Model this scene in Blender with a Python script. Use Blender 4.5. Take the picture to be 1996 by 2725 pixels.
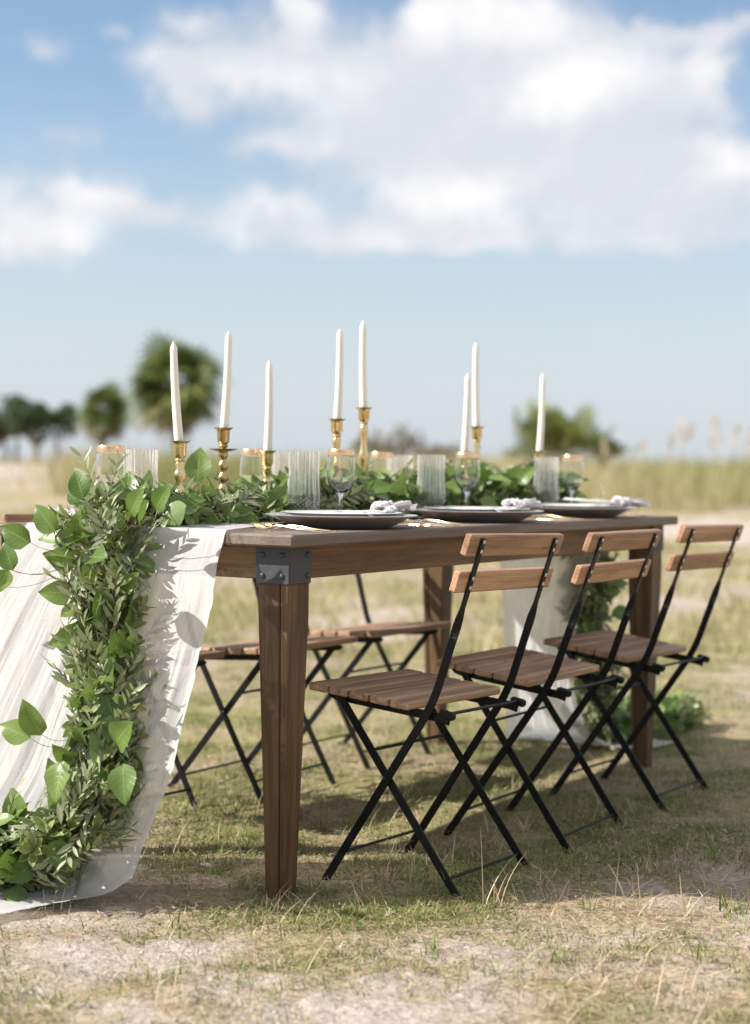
import bpy, bmesh, math, random
import numpy as np
from mathutils import Vector, Matrix

random.seed(7); rng = np.random.default_rng(7)
for o in list(bpy.data.objects): bpy.data.objects.remove(o, do_unlink=True)
scene = bpy.context.scene
COL = scene.collection

# ------------------------------------------------------------------ camera
CAM_H = 0.903
F_PX, PITCH, ROLL = 4533.0, 0.0269, 0.01143
cam_d = bpy.data.cameras.new('camera'); cam = bpy.data.objects.new('camera', cam_d); COL.objects.link(cam)
cam_d.sensor_fit = 'VERTICAL'; cam_d.sensor_height = 36.0
cam_d.lens = 36.0 * F_PX / 2725.0
cam_d.clip_start = 0.05; cam_d.clip_end = 6000
cam.matrix_world = Matrix.Translation((0, 0, CAM_H)) @ Matrix.Rotation(math.pi/2 - PITCH, 4, 'X') @ Matrix.Rotation(ROLL, 4, 'Z')
cam_d.dof.use_dof = True; cam_d.dof.focus_distance = 3.62; cam_d.dof.aperture_fstop = cam_d.lens/1000/0.025
scene.camera = cam
scene.render.resolution_x = 750; scene.render.resolution_y = 1024

# table frame: a runs along the table, b across it, both from one leg's outer corner
TH = 0.5568
EL = np.array([math.sin(TH), math.cos(TH)]); EW = np.array([-math.cos(TH), math.sin(TH)])
ORG = np.array([-0.1753, 3.4812]); PH = math.pi/2 - TH
def T(a, b, z=0.0):
    q = ORG + a*EL + b*EW
    return Vector((q[0], q[1], z))

# ------------------------------------------------------------------ light
SUN_TRAVEL = Vector((0.962, 0.108, -0.75)).normalized()
SUN_ELEV = math.asin(-SUN_TRAVEL.z)
SUN_AZ = math.atan2(-SUN_TRAVEL.x, -SUN_TRAVEL.y)      # clockwise from +Y
sun_d = bpy.data.lights.new('sun', 'SUN'); sun = bpy.data.objects.new('sun', sun_d); COL.objects.link(sun)
sun_d.energy = 3.7; sun_d.angle = math.radians(0.55); sun_d.color = (1.0, 0.95, 0.88)
sun.rotation_euler = SUN_TRAVEL.to_track_quat('-Z', 'Y').to_euler(); sun.location = (-6, 0, 6)
scene.view_settings.view_transform = 'Standard'; scene.view_settings.look = 'None'
scene.view_settings.exposure = 1.12; scene.view_settings.gamma = 1.0
SKY_STRENGTH = 0.068
cy = scene.cycles
cy.max_bounces = 8; cy.diffuse_bounces = 2; cy.glossy_bounces = 3; cy.transmission_bounces = 8; cy.transparent_max_bounces = 8
cy.caustics_reflective = False; cy.caustics_refractive = False

class NT:
    """small helper round a node tree"""
    def __init__(s, tree): s.t = tree
    def n(s, typ, **k):
        nd = s.t.nodes.new(typ)
        for a, v in k.items(): setattr(nd, a, v)
        return nd
    def put(s, sock, v):
        if hasattr(v, 'is_output') or isinstance(v, bpy.types.NodeSocket): s.t.links.new(v, sock)
        elif v is not None: sock.default_value = v
    def m(s, op, a, b=None, c=None, clamp=False):
        nd = s.n('ShaderNodeMath', operation=op, use_clamp=clamp)
        for i, v in enumerate((a, b, c)):
            if v is not None: s.put(nd.inputs[i], v)
        return nd.outputs[0]
    def vm(s, op, a, b=None, sc=None):
        nd = s.n('ShaderNodeVectorMath', operation=op)
        s.put(nd.inputs[0], a)
        if b is not None: s.put(nd.inputs[1], b)
        if sc is not None: s.put(nd.inputs['Scale'], sc)
        return nd.outputs[0]
    def noise(s, vec, scale, detail=3, rough=0.55, dist=0.0):
        nd = s.n('ShaderNodeTexNoise')
        s.put(nd.inputs['Vector'], vec); s.put(nd.inputs['Scale'], scale)
        nd.inputs['Detail'].default_value = detail; nd.inputs['Roughness'].default_value = rough
        nd.inputs['Distortion'].default_value = dist
        return nd.outputs['Fac']
    def smooth(s, v, lo, hi, a=0.0, b=1.0):
        nd = s.n('ShaderNodeMapRange', interpolation_type='SMOOTHSTEP')
        s.put(nd.inputs[0], v); nd.inputs[1].default_value = lo; nd.inputs[2].default_value = hi
        nd.inputs[3].default_value = a; nd.inputs[4].default_value = b
        return nd.outputs[0]
    def ramp(s, fac, stops):
        nd = s.n('ShaderNodeValToRGB'); e = nd.color_ramp.elements
        while len(e) < len(stops): e.new(0.5)
        for el, (p, c) in zip(e, stops): el.position = p; el.color = (*c, 1)
        s.put(nd.inputs[0], fac); return nd.outputs[0]
    def mix(s, fac, a, b, mode='MIX'):
        nd = s.n('ShaderNodeMix', data_type='RGBA', blend_type=mode)
        s.put(nd.inputs[0], fac)
        for i, v in ((6, a), (7, b)):
            if isinstance(v, tuple): v = (*v[:3], 1)
            s.put(nd.inputs[i], v)
        return nd.outputs[2]
    def mapping(s, vec, scale=(1, 1, 1), loc=None):
        nd = s.n('ShaderNodeMapping'); s.put(nd.inputs[0], vec); nd.inputs['Scale'].default_value = scale
        if loc is not None: s.put(nd.inputs['Location'], loc)
        return nd.outputs[0]
    def bump(s, h, strength=0.3, dist=0.01, normal=None):
        nd = s.n('ShaderNodeBump'); nd.inputs['Strength'].default_value = strength; nd.inputs['Distance'].default_value = dist
        s.put(nd.inputs['Height'], h)
        if normal is not None: s.put(nd.inputs['Normal'], normal)
        return nd.outputs[0]

def build_world():
    w = bpy.data.worlds.new('World'); scene.world = w; w.use_nodes = True
    t = w.node_tree; t.nodes.clear(); N = NT(t)
    sky = N.n('ShaderNodeTexSky', sky_type='NISHITA', sun_disc=False)
    sky.sun_elevation = SUN_ELEV; sky.sun_rotation = SUN_AZ
    sky.air_density = 1.0; sky.dust_density = 0.5; sky.ozone_density = 1.2; sky.altitude = 0
    g = N.n('ShaderNodeTexCoord').outputs['Generated']
    nrm = N.vm('NORMALIZE', g)
    sp = N.n('ShaderNodeSeparateXYZ'); N.put(sp.inputs[0], nrm)
    x, y, z = sp.outputs
    az = N.m('ARCTAN2', x, y); el = N.m('ARCSINE', z)
    # domain warp so that the cloud edges billow
    w1 = N.n('ShaderNodeTexNoise'); N.put(w1.inputs['Vector'], nrm); w1.inputs['Scale'].default_value = 26; w1.inputs['Detail'].default_value = 8; w1.inputs['Roughness'].default_value = 0.62
    ws = N.n('ShaderNodeSeparateXYZ'); N.put(ws.inputs[0], w1.outputs['Color'])
    az2 = N.m('MULTIPLY_ADD', N.m('SUBTRACT', ws.outputs[0], 0.5), 0.060, az)
    el2 = N.m('MULTIPLY_ADD', N.m('SUBTRACT', ws.outputs[1], 0.5), 0.040, el)
    FD = F_PX/1.2082
    def blobs(lst):
        acc = None
        for (px, py, rx, ry, wt) in lst:
            a0 = (px-826)/FD; e0 = (1026 + (px-826)*0.0114 - py)/FD
            u = N.m('MULTIPLY', N.m('SUBTRACT', az2, a0), FD/rx)
            v = N.m('MULTIPLY', N.m('SUBTRACT', el2, e0), FD/ry)
            r2 = N.m('ADD', N.m('MULTIPLY', u, u), N.m('MULTIPLY', v, v))
            e = N.m('MULTIPLY', N.m('EXPONENT', N.m('MULTIPLY', r2, -1.0)), wt)
            acc = e if acc is None else N.m('ADD', acc, e)
        return acc
    main = blobs([(1050, 220, 400, 120, 1.0), (640, 50, 70, 70, .8), (570, 170, 210, 70, .75), (930, 80, 90, 90, .8),
                  (1130, 80, 150, 90, .8), (1370, 215, 170, 90, .8), (1010, 330, 300, 70, .6), (1250, 380, 330, 90, .8),
                  (1620, 385, 110, 50, 1.0), (1500, 470, 260, 60, .8), (930, 440, 130, 60, .8), (1010, 520, 230, 40, .7),
                  (220, 440, 110, 45, .8), (90, 530, 170, 55, .9), (360, 475, 130, 40, .7), (600, 470, 130, 45, .7),
                  (740, 530, 230, 35, .55), (1400, 535, 300, 30, .5), (90, 140, 90, 26, .5), (410, 80, 60, 34, .55),
                  (400, 165, 120, 30, .55), (395, 250, 50, 50, .6), (150, 325, 60, 25, .28), (1470, 115, 150, 24, .5),
                  (1550, 190, 50, 80, .65), (1640, 95, 80, 26, .55), (240, 105, 30, 16, .35), (600, 330, 120, 40, .45), (0, 450, 60, 40, .5)])
    bright = blobs([(640, 40, 60, 60, .6), (920, 70, 80, 80, .9), (1120, 60, 150, 60, 1.0), (1300, 190, 150, 60, .9), (1200, 230, 90, 60, .8),
                    (1620, 385, 100, 45, 1.1), (930, 430, 120, 50, 1.0), (1060, 470, 90, 40, .7), (210, 430, 100, 40, .8), (170, 530, 120, 40, .9),
                    (620, 450, 90, 30, .6), (840, 530, 90, 30, .6), (1060, 550, 90, 25, .5), (560, 190, 150, 40, .5), (1540, 190, 40, 70, .6), (1230, 480, 80, 30, .5)])
    # unseen broken cumulus everywhere else, cover raised as fill light for the shade
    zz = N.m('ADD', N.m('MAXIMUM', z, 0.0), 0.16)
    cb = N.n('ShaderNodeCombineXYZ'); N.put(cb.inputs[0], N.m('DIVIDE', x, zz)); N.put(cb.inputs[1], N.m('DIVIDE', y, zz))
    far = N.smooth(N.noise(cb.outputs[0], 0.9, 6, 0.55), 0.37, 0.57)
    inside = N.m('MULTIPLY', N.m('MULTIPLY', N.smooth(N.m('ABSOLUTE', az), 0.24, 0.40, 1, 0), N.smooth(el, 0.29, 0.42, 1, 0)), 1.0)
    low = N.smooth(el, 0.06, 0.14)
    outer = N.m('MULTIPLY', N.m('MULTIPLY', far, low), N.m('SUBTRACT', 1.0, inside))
    fine = N.noise(nrm, 18, 9, 0.62)
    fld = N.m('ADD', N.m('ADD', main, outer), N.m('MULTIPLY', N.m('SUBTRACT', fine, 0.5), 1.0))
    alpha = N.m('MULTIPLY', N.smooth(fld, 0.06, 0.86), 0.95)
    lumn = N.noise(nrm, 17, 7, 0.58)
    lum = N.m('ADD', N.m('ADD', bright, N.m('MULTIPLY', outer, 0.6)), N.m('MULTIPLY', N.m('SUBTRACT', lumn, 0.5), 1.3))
    # billows lit from the sun's side: compare the density with a point nearer the sun
    toward = N.vm('ADD', nrm, tuple(-c*0.022 for c in (0.962, 0.0, -0.45)))
    rel = N.m('MULTIPLY', N.m('SUBTRACT', fine, N.noise(toward, 18, 9, 0.62)), 1.6)
    lum = N.smooth(N.m('ADD', lum, rel), -0.25, 1.15)
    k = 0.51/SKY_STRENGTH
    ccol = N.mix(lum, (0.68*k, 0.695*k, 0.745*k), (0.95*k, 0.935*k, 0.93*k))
    # pale sea haze low down, all round the horizon
    hz = N.smooth(el, -0.03, 0.25, 0.95, 0.0); hk = 0.345/SKY_STRENGTH
    clear = N.mix(hz, sky.outputs[0], (0.86*hk, 0.945*hk, 1.06*hk))
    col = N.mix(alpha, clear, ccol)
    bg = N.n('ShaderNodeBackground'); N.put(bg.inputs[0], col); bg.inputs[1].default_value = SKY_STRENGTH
    out = N.n('ShaderNodeOutputWorld'); t.links.new(bg.outputs[0], out.inputs[0])
build_world()

# ------------------------------------------------------------------ helpers
def set_props(o, label=None, cat=None, group=None, kind=None):
    if label: o['label'] = label
    if cat: o['category'] = cat
    if group: o['group'] = group
    if kind: o['kind'] = kind
    return o
def empty(name, loc=(0, 0, 0), rot=(0, 0, 0), label=None, cat=None, group=None):
    o = bpy.data.objects.new(name, None); COL.objects.link(o)
    o.empty_display_size = 0.05; o.location = loc; o.rotation_euler = rot
    return set_props(o, label, cat, group)
def link(name, mesh, mat=None, parent=None, loc=(0, 0, 0), rot=(0, 0, 0), scale=None):
    if mat is not None and len(mesh.materials) == 0: mesh.materials.append(mat)
    o = bpy.data.objects.new(name, mesh); COL.objects.link(o)
    if parent is not None: o.parent = parent
    o.location = loc; o.rotation_euler = rot
    if scale: o.scale = scale
    return o
def mesh_np(name, v, f, smooth=False, uv=None, attrs=None):
    """v Nx3, f list of equal-length faces (array) or list of lists"""
    me = bpy.data.meshes.new(name)
    v = np.asarray(v, np.float32)
    if isinstance(f, np.ndarray):
        nf, k = f.shape
        me.vertices.add(len(v)); me.vertices.foreach_set('co', v.ravel())
        me.loops.add(nf*k); me.loops.foreach_set('vertex_index', f.astype(np.int32).ravel())
        me.polygons.add(nf); me.polygons.foreach_set('loop_start', np.arange(0, nf*k, k, dtype=np.int32))
        me.update(calc_edges=True)
    else:
        me.from_pydata([tuple(map(float, p)) for p in v], [], f); me.update()
    if smooth: me.polygons.foreach_set('use_smooth', np.ones(len(me.polygons), bool))
    if uv is not None:
        li = np.empty(len(me.loops), np.int32); me.loops.foreach_get('vertex_index', li)
        ul = me.uv_layers.new(name='UVMap'); ul.data.foreach_set('uv', np.asarray(uv, np.float32)[li].ravel())
    for k_, a in (attrs or {}).items():
        at = me.attributes.new(k_, 'FLOAT', 'POINT'); at.data.foreach_set('value', np.asarray(a, np.float32))
    me.validate(); return me
class MB:
    def __init__(s): s.v = []; s.f = []
    def add(s, v, f):
        n = len(s.v); s.v += [tuple(p) for p in v]; s.f += [[i+n for i in q] for q in f]; return s
    def tube(s, pts, r, seg=8, cap=True):
        pts = [Vector(p) for p in pts]; rs = r if isinstance(r, (list, tuple)) else [r]*len(pts)
        v = []; f = []; up = None
        for i, p in enumerate(pts):
            t = (pts[min(i+1, len(pts)-1)] - pts[max(i-1, 0)]).normalized()
            if up is None: up = t.orthogonal().normalized()
            up = (up - t*up.dot(t)).normalized(); sd = t.cross(up)
            for k in range(seg):
                a = 2*math.pi*k/seg; v.append(p + (up*math.cos(a) + sd*math.sin(a))*rs[i])
        for i in range(len(pts)-1):
            for k in range(seg):
                f.append([i*seg+k, i*seg+(k+1) % seg, (i+1)*seg+(k+1) % seg, (i+1)*seg+k])
        if cap: f.append(list(range(seg))[::-1]); f.append([(len(pts)-1)*seg+k for k in range(seg)])
        return s.add(v, f)
    def sweep(s, pts, wdirs, w, th):
        """flat bar: rectangular section, wide direction given per point"""
        v = []; f = []; n = len(pts); pts = [Vector(p) for p in pts]
        for i, p in enumerate(pts):
            t = (pts[min(i+1, n-1)] - pts[max(i-1, 0)]).normalized()
            wd = Vector(wdirs[i]); wd = (wd - t*wd.dot(t)).normalized(); td = t.cross(wd)
            c = 0.28*th
            for (q, r_) in ((w/2-c, th/2), (-w/2+c, th/2), (-w/2, th/2-c), (-w/2, -th/2+c), (-w/2+c, -th/2), (w/2-c, -th/2), (w/2, -th/2+c), (w/2, th/2-c)):
                v.append(p + wd*q + td*r_)
        for i in range(n-1):
            for k in range(8): f.append([i*8+k, i*8+(k+1) % 8, (i+1)*8+(k+1) % 8, (i+1)*8+k])
        f.append([7-k for k in range(8)]); f.append([(n-1)*8+k for k in range(8)])
        return s.add(v, f)
    def mesh(s, name, smooth=False, angle=None):
        me = bpy.data.meshes.new(name); me.from_pydata(s.v, [], s.f)
        bm = bmesh.new(); bm.from_mesh(me); bmesh.ops.recalc_face_normals(bm, faces=bm.faces); bm.to_mesh(me); bm.free()
        me.update()
        if smooth:
            for p in me.polygons: p.use_smooth = True
            if angle:
                try: me.set_sharp_from_angle(angle=angle)
                except Exception: pass
        return me
def hull(name, pts):
    me = bpy.data.meshes.new(name); bm = bmesh.new()
    for p in pts: bm.verts.new(p)
    r = bmesh.ops.convex_hull(bm, input=bm.verts)
    bmesh.ops.dissolve_limit(bm, angle_limit=0.01, verts=bm.verts, edges=bm.edges)
    bmesh.ops.recalc_face_normals(bm, faces=bm.faces); bm.to_mesh(me); bm.free(); return me
def cbox_pts(sx, sy, sz, c, ctr=(0, 0, 0), top=None):
    """chamfered box points; top=(tx,ty) scales the upper end"""
    P = []
    for x in (-1, 1):
        for y in (-1, 1):
            for z in (-1, 1):
                kx, ky = (top if (top and z > 0) else (1, 1))
                hx, hy, hz = sx/2*kx, sy/2*ky, sz/2
                for q in ((hx-c, hy-c, hz), (hx-c, hy, hz-c), (hx, hy-c, hz-c)):
                    P.append((ctr[0]+x*q[0], ctr[1]+y*q[1], ctr[2]+z*q[2]))
    return P
_cache = {}
def cbox(name, sx, sy, sz, c=0.002):
    key = (name, round(sx, 4), round(sy, 4), round(sz, 4), c)
    if key not in _cache: _cache[key] = hull(name, cbox_pts(sx, sy, sz, c))
    return _cache[key]
def lathe(name, prof, seg=32, smooth=True, closed=False, rad=None, angle=0.6):
    """prof: (r,z) list; rad(r,z,theta)->r for fluting"""
    v = []; f = []; n = len(prof)
    for i, (r, z) in enumerate(prof):
        for k in range(seg):
            th = 2*math.pi*k/seg; rr = rad(r, z, th) if rad else r
            v.append((rr*math.cos(th), rr*math.sin(th), z))
    rng_ = range(n) if closed else range(n-1)
    for i in rng_:
        j = (i+1) % n
        for k in range(seg): f.append([i*seg+k, i*seg+(k+1) % seg, j*seg+(k+1) % seg, j*seg+k])
    if not closed:
        if prof[0][0] > 1e-5: f.append(list(range(seg))[::-1])
        if prof[-1][0] > 1e-5: f.append([(n-1)*seg+k for k in range(seg)])
    m = MB(); m.v = v; m.f = f; me = m.mesh(name, smooth, angle)
    bm = bmesh.new(); bm.from_mesh(me); bmesh.ops.remove_doubles(bm, verts=bm.verts, dist=1e-6); bm.to_mesh(me); bm.free()
    return me

# value noise in numpy, used for ground height and grass cover
_tab = np.random.default_rng(3).random((256, 256))
def vnoise(x, y):
    xi = np.floor(x).astype(int); yi = np.floor(y).astype(int); fx = x-xi; fy = y-yi
    fx = fx*fx*(3-2*fx); fy = fy*fy*(3-2*fy)
    g = lambda i, j: _tab[i % 256, j % 256]
    return (g(xi, yi)*(1-fx)+g(xi+1, yi)*fx)*(1-fy) + (g(xi, yi+1)*(1-fx)+g(xi+1, yi+1)*fx)*fy
def fbm(x, y, o=4):
    s = 0; a = 0.5; t = 0
    for k in range(o):
        s = s + a*vnoise(x*2**k+17.3*k, y*2**k+5.1*k); t += a; a *= 0.5
    return s/t
def gh(x, y):
    """ground height: level under the table, soft hummocks, low dunes far off"""
    x = np.asarray(x, float); y = np.asarray(y, float)
    h = 0.014*(fbm(x*2.2, y*2.2, 3)-0.5) + 0.008*(vnoise(x*9, y*9)-0.5)
    nr = np.clip((7-y)/2, 0, 1); h = h + nr*(0.006*(vnoise(x*23, y*23)-0.5) + 0.004*(vnoise(x*41+3, y*41)-0.5))
    far = np.clip((y-14)/30, 0, 1); far = far*far*(3-2*far)
    h = h + far*0.55*(fbm(x*0.07+3, y*0.07, 3)-0.42)
    r2 = np.clip((y-26)/14, 0, 1); h = h + 0.30*r2*r2*(3-2*r2)
    h = h + 0.45*np.exp(-((x+14)**2/16+(y-62)**2/60))
    return h
def cover(x, y):
    """0 bare sand .. 1 grassy"""
    x = np.asarray(x, float); y = np.asarray(y, float)
    c = fbm(x*1.1+4, y*1.1+9, 4)
    c = c + 0.015 + 0.22*np.exp(-((x-1.5)**2/0.9+(y-4.3)**2/1.6)) + 0.20*np.exp(-((x-1.0)**2/0.12+(y-2.95)**2/0.25))
    c = c + 0.16*np.exp(-((x+0.85)**2/0.10+(y-2.9)**2/0.15)) - 0.10*np.exp(-((x+0.0)**2/0.45+(y-2.92)**2/0.14))
    c = c - 0.10*np.exp(-((x-0.3)**2/0.3+(y-3.25)**2/0.02))
    k = np.clip((y-4.6)/2.2, 0, 1); c = c*(1-k)+k*(0.60+(c-0.5)*0.5)
    c = c - 0.9*np.exp(-((x-6.6-0.12*(y-24))**2/5.0+(y-24.5)**2/12.0))      # pale sand track
    c = c - 0.9*np.exp(-((x+14)**2/20.0+(y-62)**2/200.0))
    return c

# ------------------------------------------------------------------ materials
def new_mat(name):
    m = bpy.data.materials.new(name); m.use_nodes = True
    b = m.node_tree.nodes['Principled BSDF']; return m, NT(m.node_tree), b
def wood(name, axis, dark, mid, light, scale=1.0, rough=0.6, grey=0.0, bump=0.25):
    """grain stretched along the piece's own axis"""
    m, N, b = new_mat(name)
    tc = N.n('ShaderNodeTexCoord').outputs['Object']
    oi = N.n('ShaderNodeObjectInfo')
    off = N.n('ShaderNodeCombineXYZ'); 
    for i in range(3): N.put(off.inputs[i], N.m('MULTIPLY', oi.outputs['Random'], (13.0, 7.7, 21.3)[i]))
    st = [9.0*scale]*3; st[axis] = 0.55*scale
    v = N.vm('ADD', tc, off.outputs[0])
    v1 = N.mapping(v, tuple(st)); broad = N.noise(v1, 3.0, 3, 0.5, 0.3)
    st2 = [90.0*scale]*3; st2[axis] = 2.2*scale
    fine = N.noise(N.mapping(v, tuple(st2)), 2.4, 4, 0.65)
    rings = N.m('FRACT', N.m('MULTIPLY', broad, 5.0))
    rings = N.smooth(rings, 0.0, 0.9)
    fac = N.m('ADD', N.m('ADD', N.m('MULTIPLY', broad, 0.60), N.m('MULTIPLY', rings, 0.07)), N.m('MULTIPLY', fine, 0.42))
    col = N.ramp(fac, [(0.34, dark), (0.54, mid), (0.76, light)])
    if grey > 0:
        g = N.noise(v, 6, 4); col = N.mix(N.m('MULTIPLY', g, grey), col, (0.20, 0.18, 0.165))
    st3 = [26.0*scale]*3; st3[axis] = 7.0*scale
    kn = N.smooth(N.noise(N.mapping(v, tuple(st3)), 1.0, 2, 0.5), 0.70, 0.80); col = N.mix(N.m('MULTIPLY', kn, 0.65), col, tuple(c*0.45 for c in dark))
    vv = N.m('MULTIPLY_ADD', oi.outputs['Random'], 0.35, 0.82)
    hsv = N.n('ShaderNodeHueSaturation'); N.put(hsv.inputs['Color'], col); N.put(hsv.inputs['Value'], vv)
    N.put(b.inputs['Base Color'], hsv.outputs[0]); b.inputs['Roughness'].default_value = rough
    N.put(b.inputs['Roughness'], N.m('MULTIPLY_ADD', fine, 0.25, rough-0.12))
    N.put(b.inputs['Normal'], N.bump(N.m('ADD', fine, N.m('MULTIPLY', rings, 0.4)), bump, 0.003))
    return m
TABLE_D, TABLE_M, TABLE_L = (0.036, 0.017, 0.005), (0.128, 0.066, 0.021), (0.245, 0.140, 0.053)
M_tabx = wood('stained_wood_x', 0, TABLE_D, TABLE_M, TABLE_L, bump=0.35)
M_tabz = wood('stained_wood_z', 2, (0.026, 0.012, 0.004), (0.092, 0.047, 0.016), (0.185, 0.105, 0.040), bump=0.35)
M_top = wood('weathered_board', 0, (0.045, 0.028, 0.017), (0.115, 0.075, 0.048), (0.22, 0.155, 0.11), grey=0.45, rough=0.62, bump=0.35)
M_slat = wood('acacia_slat', 0, (0.17, 0.083, 0.042), (0.38, 0.205, 0.112), (0.53, 0.335, 0.20), scale=1.6, rough=0.55, bump=0.3)
M_seat = wood('acacia_seat_slat', 0, (0.13, 0.072, 0.040), (0.36, 0.215, 0.125), (0.54, 0.36, 0.235), scale=1.6, rough=0.6, bump=0.35)  # seat toned apart from the back slats: their different light put into the colour
def simple(name, col, rough=0.5, metal=0.0, noise_amt=0.0, nscale=40, bump=0.0, **kw):
    m, N, b = new_mat(name)
    b.inputs['Base Color'].default_value = (*col, 1); b.inputs['Roughness'].default_value = rough; b.inputs['Metallic'].default_value = metal
    for k, v in kw.items(): b.inputs[k].default_value = v
    if noise_amt:
        tc = N.n('ShaderNodeTexCoord').outputs['Object']; f = N.noise(tc, nscale, 5, 0.6)
        N.put(b.inputs['Base Color'], N.mix(f, tuple(c*(1-noise_amt) for c in col), tuple(min(1, c*(1+noise_amt)) for c in col)))
        N.put(b.inputs['Roughness'], N.m('MULTIPLY_ADD', f, 0.3, rough-0.13))
        if bump: N.put(b.inputs['Normal'], N.bump(f, bump, 0.002))
    return m
M_black = simple('black_enamel_steel', (0.006, 0.0065, 0.0065), 0.40, 0.0, 0.3, 30)
M_black.node_tree.nodes['Principled BSDF'].inputs['Specular IOR Level'].default_value = 0.22
M_iron = simple('bracket_iron', (0.060, 0.063, 0.070), 0.55, 0.35, 0.25, 60, 0.1)
M_screw = simple('zinc_screw', (0.72, 0.71, 0.68), 0.30, 0.9)
M_brass = simple('brass', (0.74, 0.57, 0.29), 0.22, 1.0, 0.18, 25)
M_brass_old = simple('aged_brass', (0.50, 0.36, 0.18), 0.30, 1.0, 0.3, 40)
M_gold = simple('rose_gold_cutlery', (0.93, 0.68, 0.42), 0.16, 1.0)
M_rim = simple('gold_rim', (0.90, 0.58, 0.33), 0.22, 1.0)
M_pewter = simple('pewter', (0.62, 0.60, 0.59), 0.42, 0.8, 0.12, 18, 0.05)
M_china = simple('white_china', (0.80, 0.79, 0.78), 0.15)
M_wax = simple('ivory_wax', (0.86, 0.80, 0.70), 0.45)
M_wax.node_tree.nodes['Principled BSDF'].inputs['Subsurface Weight'].default_value = 0.25
M_wax.node_tree.nodes['Principled BSDF'].inputs['Subsurface Radius'].default_value = (0.010, 0.006, 0.003)
M_wick = simple('wick', (0.62, 0.58, 0.50), 0.9)
M_shell = simple('shell', (0.75, 0.72, 0.68), 0.6, 0, 0.15, 80, 0.3)
def glass_mat():
    m, N, b = new_mat('clear_glass')
    b.inputs['Base Color'].default_value = (0.97, 0.985, 0.99, 1); b.inputs['Roughness'].default_value = 0.0
    b.inputs['IOR'].default_value = 1.45; b.inputs['Transmission Weight'].default_value = 1.0
    return m
M_glass = glass_mat()
def cut_glass_mat():
    m, N, b = new_mat('cut_crystal'); t = m.node_tree
    tc = N.n('ShaderNodeTexCoord').outputs['Object']; sp = N.n('ShaderNodeSeparateXYZ'); N.put(sp.inputs[0], tc)
    th = N.m('ARCTAN2', sp.outputs[1], sp.outputs[0]); z = sp.outputs[2]
    fl = N.m('ABSOLUTE', N.m('SINE', N.m('MULTIPLY', th, 12.0)))
    d1 = N.m('ABSOLUTE', N.m('SINE', N.m('ADD', N.m('MULTIPLY', th, 9.0), N.m('MULTIPLY', z, 330.0))))
    d2 = N.m('ABSOLUTE', N.m('SINE', N.m('SUBTRACT', N.m('MULTIPLY', th, 9.0), N.m('MULTIPLY', z, 330.0))))
    low = N.smooth(z, 0.055, 0.075, 1, 0)
    pat = N.m('ADD', N.m('MULTIPLY', N.m('MULTIPLY', d1, d2), low), N.m('MULTIPLY', fl, N.m('SUBTRACT', 1.0, low)))
    bp = N.bump(pat, 0.6, 0.003)
    gl = N.n('ShaderNodeBsdfGlass'); gl.inputs['Roughness'].default_value = 0.0; gl.inputs['IOR'].default_value = 1.45
    gl.inputs[0].default_value = (1, 1, 1, 1); N.put(gl.inputs['Normal'], bp)
    tr = N.n('ShaderNodeBsdfTransparent'); tr.inputs[0].default_value = (1, 1, 1, 1)
    m2 = N.n('ShaderNodeMixShader'); m2.inputs[0].default_value = 0.28
    t.links.new(tr.outputs[0], m2.inputs[1]); t.links.new(gl.outputs[0], m2.inputs[2])
    d1_ = N.n('ShaderNodeBsdfTranslucent'); d1_.inputs[0].default_value = (1, 1, 1, 1)
    d2_ = N.n('ShaderNodeBsdfDiffuse'); d2_.inputs[0].default_value = (1, 1, 1, 1)
    df = N.n('ShaderNodeMixShader'); t.links.new(d1_.outputs[0], df.inputs[1]); t.links.new(d2_.outputs[0], df.inputs[2])
    m3 = N.n('ShaderNodeMixShader'); N.put(m3.inputs[0], N.m('MULTIPLY', N.m('POWER', pat, 6.0), N.m('MULTIPLY_ADD', low, 0.40, 0.40)))  # white streaks painted along the cuts stand in for bright glints
    t.links.new(m2.outputs[0], m3.inputs[1]); t.links.new(df.outputs[0], m3.inputs[2])
    t.links.new(m3.outputs[0], t.nodes['Material Output'].inputs[0]); return m
M_crystal = cut_glass_mat()
def cloth_mat(name, col, transp, transl, threads=0.0):
    m, N, b = new_mat(name); t = m.node_tree
    uv = N.n('ShaderNodeUVMap').outputs[0]
    th = N.noise(N.mapping(uv, (150, 6, 1)), 1.0, 4, 0.7); th2 = N.noise(N.mapping(uv, (7, 60, 1)), 4.0, 3, 0.6)
    b.inputs['Roughness'].default_value = 0.9; b.inputs['Base Color'].default_value = (*col, 1)
    N.put(b.inputs['Normal'], N.bump(N.m('ADD', th, N.m('MULTIPLY', th2, 0.4)), 0.45, 0.004))
    tr = N.n('ShaderNodeBsdfTranslucent'); tr.inputs[0].default_value = (*col, 1)
    mx = N.n('ShaderNodeMixShader'); mx.inputs[0].default_value = transl
    t.links.new(b.outputs[0], mx.inputs[1]); t.links.new(tr.outputs[0], mx.inputs[2])
    res = mx.outputs[0]
    if transp > 0:
        tp = N.n('ShaderNodeBsdfTransparent'); m2 = N.n('ShaderNodeMixShader')
        N.put(m2.inputs[0], N.m('MULTIPLY', N.smooth(th, 0.30, 0.62, 0.75, 1.3), transp, clamp=True))
        t.links.new(res, m2.inputs[1]); t.links.new(tp.outputs[0], m2.inputs[2]); res = m2.outputs[0]
    t.links.new(res, t.nodes['Material Output'].inputs[0])
    return m
M_gauze = cloth_mat('white_gauze', (0.93, 0.925, 0.935), 0.19, 0.48)
M_napkin = cloth_mat('napkin_linen', (0.80, 0.77, 0.77), 0.0, 0.25)
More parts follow.
